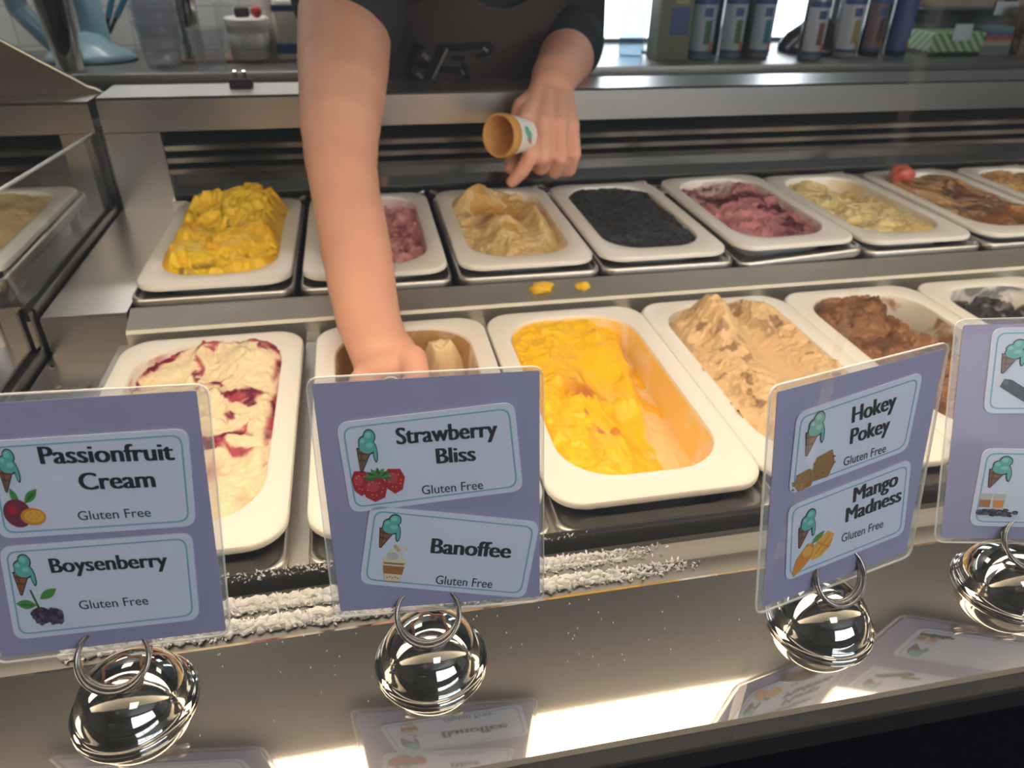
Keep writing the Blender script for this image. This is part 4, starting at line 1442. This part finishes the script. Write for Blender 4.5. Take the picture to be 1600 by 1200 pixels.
for sx in (-1, 1):
    hx = .20 + sx * .085
    mb.chain([(hx, 1.45, -.48, .100), (hx, 1.44, -.92, .068), (hx, 1.48, -1.32, .055)])
mb.chain([(.12, 1.45, -.46, .115), (.28, 1.45, -.46, .115)])
tr = mb.build('trousers', SHIRT); remesh(tr, .008, 4); ppart(tr)
mb = MB()
for sx in (-1, 1):
    hx = .20 + sx * .085
    mb.chain([(hx, 1.50, -1.352, .046), (hx, 1.35, -1.364, .035)])
ppart(remesh(mb.build('shoes', mat('black_shoe', (.02, .02, .02), .5)), .006, 4))
hm = MB().ell((.195, 1.170, .255), (.082, .096, .106)).chain([(.195, 1.26, .27, .05), (.195, 1.32, .20, .03)])
ppart(remesh(hm.build('hair', mat('brown_hair', (.10, .05, .025), .6, bump=.5, bscale=200, stretch=(20, 2, 2))), .005, 4))
EYE = mat('eye_white', (.7, .7, .68), .2)
for sx in (-1, 1): ppart(MB().ell((.195 + sx * .03, 1.082, .235), (.011, .009, .008)).build('eye', EYE, smooth=True))
ppart(MB().ell((.195, 1.078, .180), (.022, .008, .005)).build('mouth', mat('lips', (.45, .16, .14), .4), smooth=True))


# apron as a curved sheet in front of the trunk
def apr(th, z, off=0.0):
    cx = .195
    t = (z + .55) / .6
    cy = 1.470 - .165 * t - .02 * t * t
    a_, b_ = .168, .150
    return Vector((cx + (a_ + off) * math.sin(th), cy - (b_ + off) * math.cos(th), z))


mb = MB()
NU, NV = 40, 36
vs = []
for j in range(NV + 1):
    for i in range(NU + 1):
        th = math.radians(-88 + 176 * i / NU)
        fx = th / math.radians(88)
        top = -.038 - .062 * math.exp(-((th - .18) / .52) ** 2)
        z = -.75 + (top + .75) * j / NV
        wr = .003 * math.sin(th * 9 + z * 40) * (1 - .6 * j / NV)
        vs.append(apr(th, z, .004 + wr))
for v in list(vs):
    vs.append(v + Vector((0, -.0018, 0)))
N1 = (NU + 1) * (NV + 1)
fs = []
for j in range(NV):
    for i in range(NU):
        a0 = j * (NU + 1) + i
        q = (a0, a0 + 1, a0 + NU + 2, a0 + NU + 1)
        fs.append(q[::-1]); fs.append(tuple(k + N1 for k in q))
mb.add(vs, fs)
ap = ppart(mb.build('apron', APRON, smooth=True))
ap['label'] = 'dark brown apron'
# emblem printed on the bib
EMB1 = mat('emblem_black', (.006, .007, .009), .6)
EMB2 = mat('emblem_highlight', (.26, .20, .18), .5)


def bibpt(u, v, off):
    """print position: pixel-sized emblem units on the bib, u across, v up, 1 unit = 1 mm"""
    th = (u * 1.2 - 42.0) / 170.0
    return apr(th, -.186 + v * .00122, off)


def stroke(mb, a, b, wd, off, mi):
    a, b = Vector(a), Vector(b)
    t = (b - a).normalized(); n_ = Vector((-t.y, t.x)) * wd / 2
    K = max(2, int((b - a).length / 5))
    vs = []
    for k in range(K + 1):
        p_ = a + (b - a) * k / K
        for sg in (-1, 1):
            q = p_ + n_ * sg
            vs.append(bibpt(q.x, q.y, off))
    mb.add(vs, [(2 * k, 2 * k + 2, 2 * k + 3, 2 * k + 1) for k in range(K)], mi)


mb = MB()
for (a, b, wd, mi) in (((-62, -6), (-46, 28), 11, 0), ((-36, -26), (-12, 26), 13, 0), ((-56, 6), (-22, 2), 8, 0), ((-68, -8), (-44, -14), 5, 0), ((-52, 30), (-36, 24), 5, 0), ((-46, -28), (-22, -32), 6, 0),
                       ((-32, -27), (-7, 25), 3.5, 1), ((-18, 25), (44, 30), 9, 0), ((40, 32), (48, 22), 9, 0), ((46, 22), (30, 16), 6, 0), ((-16, 0), (16, -2), 8, 0), ((14, 8), (18, -12), 6, 0), ((-28, -28), (18, -26), 9, 0), ((14, -20), (22, -34), 7, 0),
                       ((36, 27), (42, 22), 3, 1), ((10, 0), (14, -6), 2.5, 1), ((-38, 18), (-30, 12), 6, 1), ((-46, -6), (-38, -12), 5, 1), ((-2, 14), (14, 14), 6, 0)):
    stroke(mb, a, b, wd, .0085 + .0004 * mi + .00003 * len(mb.f), mi)
em = mb.build('emblem', [EMB1, EMB2], ap)
em['label'] = 'black two-letter emblem with grey highlights'
# brass snap on the bib strap
bk = apr(-.52, -.086, .010)
mb = MB()
M = Matrix.Rotation(math.radians(90), 3, 'X')
mb.lathe([(.0001, .004), (.004, .0035), (.006, .001), (.0062, -.002)], bk, 20, 0, M)
mb.build('snap_button', mat('brass', (.55, .40, .18), .25, 1.0), ap, smooth=True)
mb = MB()
s0, s1 = apr(-.56, -.090, .007), apr(-.62, -.02, .007)
mb.tube([s0, (s0 + s1) / 2, s1, (.11, 1.2, .05)], .006, 8)
mb.build('neck_strap', SHIRT, ap, smooth=True)

# scoop in the fist
sc = thing('ice_cream_scoop', 'steel ice cream scoop gripped in the fist above the brown pan', 'scoop', HB)
mb = MB()
q = HA - HB
mb.tube([Vector((0, 0, 0)), q * .3, q * .8, q * .97, q], [.006, .0075, .0085, .0085, .006], 14)
mb.build('handle', CHROME, sc, smooth=True)
mb = MB()
Rz = Matrix.Rotation(math.radians(20), 3, 'X')
prof = [(.026 * math.cos(math.radians(a)), -.026 * math.sin(math.radians(a))) for a in range(0, 86, 8)] + [(.0001, -.026)]
mb.lathe(prof + [(.0001, -.0245)] + [(.0245 * math.cos(math.radians(a)), -.0245 * math.sin(math.radians(a))) for a in range(80, -1, -8)] + [(.026, 0)], (0, .012, -.012), 28, 0, Rz)
mb.build('bowl', CHROME, sc, smooth=True)
mb = MB()
P = []
qa = q.normalized(); u_ = qa.orthogonal().normalized(); v_ = qa.cross(u_)
for k in range(24):
    A = 2 * math.pi * k / 24
    P.append(q * 1.0 + (u_ * math.cos(A) + v_ * math.sin(A)) * .0085)
mb.tube(P, .0016, 8, closed=True)
mb.build('end_ring', STEEL_P, sc, smooth=True)

# wafer cup
WAF = mat('wafer', (.62, .32, .09), .7, bump=.35, bscale=350, var=.2, vscale=120)
SLV = mat('white_paper_sleeve', (.82, .79, .74), .6)
mo = at(779, 212, .922)
axd = Vector((.83, .68, -.16)).normalized()       # from mouth to base
cup = thing('wafer_cup', 'small wafer cone cup in a white paper sleeve held between finger and thumb', 'wafer cup', mo)
cup.rotation_mode = 'QUATERNION'
cup.rotation_quaternion = Vector((0, 0, -1)).rotation_difference(axd)
mb = MB()
mb.lathe([(.0001, -.054), (.0185, -.055), (.0195, -.052), (.0245, -.016), (.0262, -.014), (.0270, -.004), (.0262, .0), (.0240, .0), (.0232, -.004), (.0215, -.018), (.0165, -.050), (.0001, -.051)], n=40)
mb.build('wafer', WAF, cup, auto=50)
mb = MB()
mb.lathe([(.0200, -.0535), (.0250, -.0165), (.0244, -.0165), (.0196, -.0535), (.0200, -.0535)], n=40)
mb.build('paper_sleeve', SLV, cup, auto=40)
slv = cup.children[-1]
mb = MB()


def slpt(a, z):
    r = .0200 + (.0250 - .0200) * (z + .0535) / .037 + .0010
    return (r * math.cos(a), r * math.sin(a), z)


# the printed cone faces the customer: find that angle
inv = cup.rotation_quaternion.to_matrix().inverted()
vd = inv @ (-mo).normalized()
A0 = math.atan2(vd.y, vd.x)
dn = inv @ Vector((0, 0, -1))
sgn = 1.0 if (-math.sin(A0) * dn.x + math.cos(A0) * dn.y) > 0 else -1.0
for (da, z, ra, rz, mi) in ((-.20, -.0285, .24, .0052, 0), (.02, -.0330, .24, .0050, 0)):
    n_ = 14
    mb.add([slpt(A0 + sgn * (da + ra * math.cos(2 * math.pi * k / n_)), z + rz * math.sin(2 * math.pi * k / n_)) for k in range(n_)], [tuple(range(n_))], mi)
mb.add([slpt(A0 + sgn * .02, -.0385), slpt(A0 + sgn * .26, -.0285), slpt(A0 + sgn * .58, -.0420)], [(0, 1, 2)], 1)
mb.build('printed_cone', [PAL['mint'], PAL['caramel']], slv)

# ------------------------------------------------------------------ back bench and what stands on it
BY0, BZ0 = 2.02, -.310
bench = thing('work_bench', 'long steel bench along the back wall', 'bench', (.8, 2.2, Z_FLOOR))
H0 = -Z_FLOOR + BZ0
MB().box(-2.1, 3.3, -.18, .245, H0 - .035, H0, bev=.003).build('bench_top', mat('bench_steel', (.34, .33, .31), .4, 1.0), bench, auto=30)
MB().box(-2.05, 3.25, -.13, .24, .10, H0 - .036).build('cabinet_body', BLACK, bench)
for lx in (-2.0, -1.0, .6, 2.2):
    MB().box(lx - .03, lx + .03, -.10, .20, 0, .10).build('foot', BLACK, bench)


def on_bench(u, y):
    """x of the photo column u at depth y on the bench"""
    v = 92.0
    for _ in range(6):
        p = at(u, v, y)
        v += (p.z - BZ0) * F_PX / y
    return at(u, v, y).x


YB = 2.14
PBLUE = mat('pale_blue_enamel', (.25, .44, .54), .35, coat=.4)
CLEARP = glass('clear_plastic', tint=(.90, .91, .93), haze=.12, rough=.08)
# drinks mixer, pale blue
x0 = on_bench(118, 2.22)
mx_ = thing('drink_mixer', 'pale blue drinks mixer standing on the bench against the tiles', 'drinks mixer', (x0, 2.24, BZ0))
mb = MB()
mb.lathe([(.105, 0), (.11, .006), (.10, .020), (.055, .040), (.04, .06), (.001, .07)], (.035, 0, 0), 32, 0, Matrix.Diagonal((1, .8, 1)))
mb.build('base', PBLUE, mx_, smooth=True)
MB().chain([(.05, .03, .03, .035), (.045, .04, .25, .030), (.0, .02, .36, .05)]).build('column', PBLUE, mx_, smooth=True)
MB().chain([(-.06, .03, .04, .022), (-.115, .03, .12, .026), (-.13, .02, .30, .032)]).build('side_arm', PBLUE, mx_, smooth=True)
MB().chain([(-.11, .0, .38, .055), (.06, .0, .38, .055)]).build('motor_head', PBLUE, mx_, smooth=True)
mb = MB()
mb.lathe([(.112, -.001), (.112, .003), (.001, .0035)], (.035, 0, .0), 32, 0, Matrix.Diagonal((1, .8, 1)))
mb.build('rubber_foot', BLACK, mx_)
# steel mixing cup
mb = MB()
mb.lathe([(.0005, .001), (.027, .0), (.029, .002), (.038, .115), (.043, .16), (.045, .17), (.043, .172), (.036, .118), (.027, .004), (.0005, .004)], n=32)
tag(mb.build('mixing_cup', STEEL_P, loc=(on_bench(112, 2.09), 2.09, BZ0), auto=50), 'tall tapered steel mixing cup on the bench in front of the blue mixer', 'mixing cup')
# tongs with blue grips hanging by the tiles
tg = thing('tongs', 'pair of dark tongs with blue grips leaning by the tiled wall', 'tongs', at(165, 50, 2.30))
for k, (dx, dz) in enumerate(((.030, .075), (.060, .085))):
    o0 = Vector((0.002 + .006 * k, 0, -.003 * k))
    MB().tube([o0, o0 + Vector((dx * .45, 0, dz * .45))], .005, 10).build('blade', BLACK, tg)
    MB().tube([o0 + Vector((dx * .45, .0, dz * .45)), o0 + Vector((dx * 1.9, 0.02, dz * 1.9))], .0075, 10).build('grip', mat('blue_grip', (.10, .33, .55), .4), tg, smooth=True)
# clear cup stack
t = thing('cup_stack', 'stack of clear plastic cups beside the blue mixer', 'cup stack', (on_bench(258, YB), YB, BZ0))
for k in range(6):
    mb = MB()
    z = .035 * k
    mb.lathe([(.040, z), (.054, z + .10), (.056, z + .103), (.0545, z + .104), (.039, z + .002)], n=32)
    mb.build('cup', CLEARP, t, smooth=True)
# steel tube container
mb = MB()
mb.lathe([(.0005, 0), (.025, 0), (.027, .004), (.026, .25), (.024, .25), (.024, .005), (.0005, .005)], n=28)
tag(mb.build('steel_canister', STEEL_P, loc=(on_bench(306, 2.20), 2.20, BZ0), auto=50), 'slim tall steel canister behind the short clear cup', 'canister')
mb = MB()
mb.lathe([(.0005, .002), (.034, 0), (.043, .090), (.045, .094), (.0425, .094), (.033, .003), (.0005, .004)], n=32)
tag(mb.build('clear_cup', CLEARP, loc=(on_bench(332, 2.07), 2.07, BZ0), auto=50), 'single short clear plastic cup at the front of the bench', 'clear cup')
# boards
mb = MB()
mb.box(-.17, .17, -.05, .06, 0, .008, bev=.002)
tag(mb.build('serving_board', mat('copper_board', (.36, .20, .14), .5, var=.15, vscale=30), loc=(on_bench(392, 2.19), 2.22, BZ0)), 'reddish brown board under the white tub', 'board')
# white tub with lid and label
t = thing('tub', 'white round tub with a printed band on the brown board', 'tub', (on_bench(393, YB + .03), 2.20, BZ0 + .008))
mb = MB(); mb.lathe([(.047, 0), (.050, .004), (.052, .078), (.0005, .079)], n=32); mb.build('tub_body', WHITE_PL, t, auto=40)
mb = MB(); mb.lathe([(.0525, .078), (.056, .079), (.056, .094), (.053, .097), (.0005, .097)], n=32); mb.build('lid', WHITE_PL, t, auto=40)
mb = MB(); mb.lathe([(.0515, .022), (.0523, .024), (.0530, .060), (.0520, .061)], n=32); mb.build('printed_band', mat('grey_print', (.66, .65, .63), .5, var=.5, vscale=60), t, smooth=True)
tx, ty, tz = t.location
tag(MB().box(-.020, .016, -.012, .012, 0, .022, bev=.005).build('lens_cap', BLACK, loc=(tx - .006, ty, tz + .097)), 'small black cap lying on the white tub', 'cap')
tag(MB().ell((0, 0, .014), (.014, .012, .014)).build('red_stopper', mat('red_plastic', (.5, .03, .03), .4), smooth=True, loc=(tx + .030, ty - .02, tz + .097)), 'round red stopper lying on the white tub', 'stopper')
# squeeze bottle with red tip
t = thing('squeeze_bottle', 'clear squeeze bottle with a red tip beside the white tub', 'squeeze bottle', (on_bench(361, 2.29), 2.29, BZ0 + .008))
mb = MB(); mb.lathe([(.022, 0), (.024, .004), (.024, .12), (.012, .14), (.0005, .141)], n=24); mb.build('bottle_body', CLEARP, t, smooth=True)
mb = MB(); mb.lathe([(.014, .1385), (.014, .15), (.005, .20), (.0005, .20)], n=20); mb.build('nozzle', mat('red_tip', (.35, .04, .04), .4), t, smooth=True)
# dairy bottle with blue foot, partly behind the arm
t = thing('milk_bottle', 'white milk bottle with blue label, partly hidden by the arm', 'bottle', (on_bench(462, 2.19), 2.21, BZ0 + .0))
mb = MB(); mb.box(-.042, .042, -.04, .04, 0, .15, bev=.012); mb.lathe([(.035, .148), (.018, .19), (.018, .20), (.0005, .2)], n=24); mb.build('bottle_body', WHITE_PL, t, auto=40)
mb = MB(); mb.box(-.0425, .0425, -.0405, .0405, .02, .045).box(-.0425, .0425, -.0405, .0405, .12, .135); mb.build('blue_band', mat('blue_print', (.03, .08, .30), .4), t)
mb = MB(); mb.lathe([(.02, .198), (.02, .215), (.0005, .216)], n=20); mb.build('cap', mat('blue_cap', (.04, .09, .3), .4), t)
t = thing('jar', 'pale jar standing between the white tub and the milk bottle', 'jar', (on_bench(433, 2.26), 2.27, BZ0 + .008))
mb = MB(); mb.lathe([(.030, 0), (.032, .004), (.032, .10), (.026, .115), (.026, .120)], n=24); mb.build('jar_body', mat('jar_glass', (.55, .52, .42), .2), t, smooth=True)
mb = MB(); mb.lathe([(.030, .116), (.030, .135), (.0005, .136)], n=24); mb.build('lid', mat('cream_lid', (.6, .57, .5), .4), t)
# black clip on the case bar
t = thing('bulldog_clip', 'black and chrome bulldog clip on the top bar of the case', 'clip', (at(378, 136, 1.12).x, 1.12, -.1905))
mb = MB()
mb.prof([(-.009, 0), (.009, 0), (.003, .010), (-.003, .010)], -.015, .015)
mb.build('spring_body', BLACK, t)
for sx in (-.006, .006):
    MB().tube([(sx, -.002, .010), (sx * 1.0, -.004, .021)], .0022, 8).build('lever', CHROME, t)

# syrup bottles
def bottle(label, u, y, rad, h, lab, bits, body, sq=False):
    t = thing('syrup_bottle', label, 'bottle', (on_bench(u, y), y, BZ0), group='syrup bottles on the back bench')
    mb = MB()
    mb.lathe([(rad * .9, 0), (rad, .006), (rad, h * .62), (rad * .8, h * .70), (rad * .42, h * .80), (rad * .36, h * .95), (rad * .36, h), (.0005, h)], n=28)
    mb.build('bottle_body', body, t, smooth=True)
    mb = MB()
    # label wrapped round the side facing the counter
    def arc(r_, a0, a1, z0, z1, mi, k=12):
        vs = [(r_ * math.sin(math.radians(a0 + (a1 - a0) * i / k)), -r_ * math.cos(math.radians(a0 + (a1 - a0) * i / k)), z) for z in (z0, z1) for i in range(k + 1)]
        mb.add(vs, [(i, i + 1, k + 2 + i, k + 1 + i) for i in range(k)], mi)
    z0, z1 = .016, h * .50
    arc(rad + .0004, -72, 72, z0, z1, 0)
    arc(rad + .0007, -72, 72, z0 + (z1 - z0) * .90, z1 + .001, 1)
    arc(rad + .0007, -72, 72, z0 - .001, z0 + (z1 - z0) * .06, 1)
    arc(rad + .0007, -20, 20, z0 + (z1 - z0) * .68, z0 + (z1 - z0) * .84, 1)
    arc(rad + .0007, -10, 22, z0 + (z1 - z0) * .18, z0 + (z1 - z0) * .62, 2)
    arc(rad + .0009, 20, 46, z0 + (z1 - z0) * .06, z0 + (z1 - z0) * .22, 3)
    mb.build('bottle_label', [mat('label_base', lab, .5), mat('label_blue', (.05, .09, .24), .5), mat('label_plant', bits, .5), mat('label_dot', (.60, .19, .04), .5)], t)
    mb = MB(); mb.lathe([(rad * .40, h), (rad * .40, h + .02), (.0005, h + .021)], n=20); mb.build('cap', mat('white_cap', (.6, .6, .6), .4), t)
    return t


SMOKE = mat('smoky_bottle', (.20, .21, .215), .15, coat=.3)
NAVY = mat('navy_bottle', (.020, .030, .055), .2)
BROWN = mat('brown_bottle', (.035, .022, .025), .2)
bottle('syrup bottle with a green plant on its label, right beside the olive carton', 1090, 2.14, .036, .31, (.40, .46, .50), (.05, .14, .08), SMOKE)
bottle('syrup bottle with an olive plant on its label, second from the olive carton', 1137, 2.15, .034, .31, (.46, .49, .50), (.10, .14, .05), SMOKE)
bottle('smoky syrup bottle with a teal plant on its label, beside the narrow window', 1181, 2.15, .034, .31, (.46, .50, .55), (.04, .20, .26), SMOKE)
bottle('syrup bottle with a brown picture on its label, in front of the brown jug', 1262, 2.10, .033, .30, (.50, .52, .56), (.22, .09, .05), SMOKE)
bottle('pale syrup bottle with a tan picture on its label, right of the brown jug', 1315, 2.14, .036, .31, (.56, .55, .54), (.38, .26, .10), mat('pale_bottle', (.36, .35, .34), .25))
bottle('slim syrup bottle with a reddish brown label', 1354, 2.16, .031, .31, (.22, .13, .13), (.12, .04, .03), BROWN)
bottle('navy blue bottle standing left of the green striped box', 1395, 2.16, .034, .33, (.05, .10, .26), (.10, .16, .30), NAVY)
t = thing('brown_jug', 'dark brown round-shouldered jug below the narrow window', 'jug', (on_bench(1268, 2.24), 2.24, BZ0))
mb = MB()
mb.lathe([(.085, 0), (.105, .004), (.102, .02), (.085, .05), (.050, .078), (.028, .10), (.022, .16), (.0005, .165)], n=36)
mb.build('jug_body', BROWN, t, smooth=True)
mb = MB()
mb.lathe([(.025, .158), (.025, .175), (.0005, .176)], n=20)
mb.build('stopper', BLACK, t)
# olive box
t = thing('olive_box', 'olive coloured carton with a blue printed panel beside the bright window', 'carton', (on_bench(1040, 2.15), 2.15, BZ0))
MB().box(-.046, .050, -.04, .04, 0, .20, bev=.002).build('carton', mat('olive_card', (.20, .19, .12), .6, var=.1, vscale=30), t)
mb = MB(); mb.box(-.014, .040, -.0412, -.0400, .065, .135); mb.box(-.014, .040, -.0412, -.04, .16, .195); mb.build('printed_panel', mat('carton_blue', (.05, .09, .22), .5), t)
mb = MB(); mb.box(-.004, .034, -.0414, -.0405, .142, .152); mb.build('yellow_stripe', mat('carton_yellow', (.45, .38, .12), .5), t)
t = thing('water_carafe', 'bluish clear carafe standing before the bright window', 'carafe', (on_bench(985, 2.20), 2.20, BZ0))
mb = MB(); mb.lathe([(.0005, .002), (.034, 0), (.038, .01), (.036, .10), (.018, .16), (.022, .24), (.020, .24), (.016, .16), (.034, .10), (.034, .004), (.0005, .004)], n=28)
mb.build('carafe_body', glass('blue_tinted_glass', tint=(.80, .87, .92), haze=.10, veil=(.35, .42, .5)), t, smooth=True)
mb = MB(); mb.lathe([(.024, .238), (.024, .262), (.0005, .263)], n=20); mb.build('stopper', NAVY, t)
t = thing('orange_lamp', 'small round orange lamp on a thin stem by the bright window', 'lamp', (on_bench(1013, 2.26), 2.26, BZ0))
MB().lathe([(.022, 0), (.022, .006), (.004, .010), (.0035, .150), (.0005, .150)], n=20).build('stem', FRAME, t)
MB().ell((0, 0, .165), (.015, .015, .016)).build('globe', mat('orange_globe', (.95, .38, .06), .4, emit=.7), t, smooth=True)
# dark bottle backs between the labelled ones
for k, (u, lb) in enumerate(((1112, 'dark blue bottle behind the first and second labelled bottles'), (1159, 'dark blue bottle behind the second and third labelled bottles'))):
    o = MB().lathe([(.030, 0), (.032, .005), (.032, .15), (.016, .20), (.013, .27), (.0005, .27)], n=24).build('dark_bottle', NAVY, smooth=True, loc=(on_bench(u, 2.24), 2.24, BZ0))
    tag(o, lb, 'bottle', 'dark bottles behind the labelled ones')
# green striped box with price tag
GREEN = mat('striped_green', (.3, .6, .2), .5)
nt = GREEN.node_tree
tcg = nt.nodes.new('ShaderNodeTexCoord'); wv = nt.nodes.new('ShaderNodeTexWave')
wv.inputs['Scale'].default_value = 22; wv.bands_direction = 'DIAGONAL'
rmp = nt.nodes.new('ShaderNodeValToRGB')
rmp.color_ramp.elements[0].color = (.13, .32, .12, 1); rmp.color_ramp.elements[1].color = (.45, .62, .30, 1)
rmp.color_ramp.elements[0].position = .4; rmp.color_ramp.elements[1].position = .6
nt.links.new(tcg.outputs['Object'], wv.inputs[0]); nt.links.new(wv.outputs['Color'], rmp.inputs[0]); nt.links.new(rmp.outputs[0], nt.nodes['Principled BSDF'].inputs['Base Color'])
gx0, gx1 = on_bench(1432, 2.16), on_bench(1512, 2.16)
t = thing('striped_box', 'green diagonally striped box with a white price tag', 'box', ((gx0 + gx1) / 2, 2.16, BZ0))
hw = (gx1 - gx0) / 2
MB().box(-hw, hw, -.05, .06, .012, .066, bev=.003).build('box_body', GREEN, t)
MB().box(-hw, hw, -.045, .055, 0, .0115).build('box_foot', BLACK, t)
TAGW = mat('tag_white', (.62, .63, .66), .5)
MB().box(-.030, .030, -.0575, -.0565, .045, .090).build('price_tag', TAGW, t)
pl = thing('potted_herb', 'small dark green plant beside the striped box', 'plant', (on_bench(1422, 2.24), 2.24, BZ0))
mb = MB(); mb.lathe([(.025, 0), (.032, .04), (.0005, .041)], n=20); mb.build('pot', BLACK, pl)
mb = MB()
for k in range(60):
    a, b2 = rnd.random() * 6.28, rnd.random()
    c = Vector((math.cos(a) * .035 * b2, math.sin(a) * .035 * b2, .045 + .06 * rnd.random()))
    d = Vector((math.cos(a), math.sin(a), rnd.uniform(-.2, .6))).normalized() * .016
    s_ = d.cross(Vector((0, 0, 1))).normalized() * .006
    mb.add([c - d * .5, c + s_, c + d, c - s_], [(0, 1, 2, 3)])
mb.build('leaves', mat('herb_leaf', (.06, .12, .06), .6), pl)
# stack of boxes / tea packets
bx = on_bench(1538, 2.16)
z = BZ0
for k, (c, h_, wd, lb) in enumerate((((.20, .23, .22), .026, .054, 'grey carton at the bottom of the small stack by the paper bag'), ((.42, .33, .26), .016, .050, 'beige packet second from the bottom of the small stack'), ((.34, .11, .09), .014, .047, 'red packet third from the bottom of the small stack'), ((.12, .13, .28), .010, .044, 'blue packet under the lid of the small stack'), ((.14, .27, .26), .014, .040, 'teal packet on top of the small stack'))):
    o = MB().box(-wd, wd, -.035, .035, 0, h_, bev=.0015).build('packet', mat('packet_colour', c, .5), loc=(bx + .002 * k, 2.16, z))
    tag(o, lb, 'packet', 'packets in the small stack')
    z += h_
# brown paper bag
wx_ = on_bench(1590, 2.15)
bm = bmesh.new()
bmesh.ops.create_cube(bm, size=1)
bmesh.ops.subdivide_edges(bm, edges=bm.edges[:], cuts=7, use_grid_fill=True)
for v in bm.verts:
    d = mnoise.noise_vector(v.co * 5) * .012
    v.co = Vector((v.co.x * .13 * (1 - .25 * max(0, v.co.z)), v.co.y * .09, (v.co.z + .5) * .13)) + d * min(1, (v.co.z + .5) * 3)
    v.co.z = max(v.co.z, 0)
me = bpy.data.meshes.new('paper_bag'); bm.to_mesh(me); bm.free()
me.materials.append(mat('brown_paper', (.23, .17, .12), .8, var=.35, vscale=40))
o = bpy.data.objects.new('paper_bag', me); col.objects.link(o); o.location = (wx_ + .03, 2.16, BZ0)
tag(o, 'crumpled brown paper bag at the right end of the bench', 'paper bag')
# upper shelf with cartons
us = thing('wall_shelf', 'thin dark shelf above the striped box', 'shelf', (2.35, 2.40, -.187))
MB().box(-.60, .90, -.16, .045, -.008, 0, bev=.002).build('shelf_board', mat('dark_shelf', (.10, .10, .10), .5), us)
for lx in (-.55, .2, .85):
    MB().box(lx, lx + .02, -.14, .045, -.05, -.0085).build('bracket', BLACK, us)
MB().box(-.345, -.265, -.1635, -.1605, -.022, .016).build('price_tag', TAGW, us)
for k, (xa, xb, c, lb) in enumerate(((1.80, 2.04, (.36, .25, .18), 'brown carton on the shelf above the striped box'), (2.09, 2.60, (.38, .26, .19), 'longer brown carton on the shelf above the paper bag'))):
    o = thing('cardboard_carton', lb, 'carton', ((xa + xb) / 2, 2.30, -.187), group='cartons on the wall shelf')
    MB().box(-(xb - xa) / 2, (xb - xa) / 2, -.05, .10, 0, .16, bev=.002).build('carton', mat('cardboard', c, .8, var=.1, vscale=20), o)
    MB().box(-(xb - xa) / 2 - .0004, (xb - xa) / 2 + .0004, .01, .05, .1595, .1605).build('tape', mat('tape', (.42, .32, .2), .3), o)

# ------------------------------------------------------------------ everything was laid out from eye height: lift it onto the floor
for o in list(scene.objects):
    if o.parent is None and o.type in ('MESH', 'EMPTY'):
        o.location.z += ZC
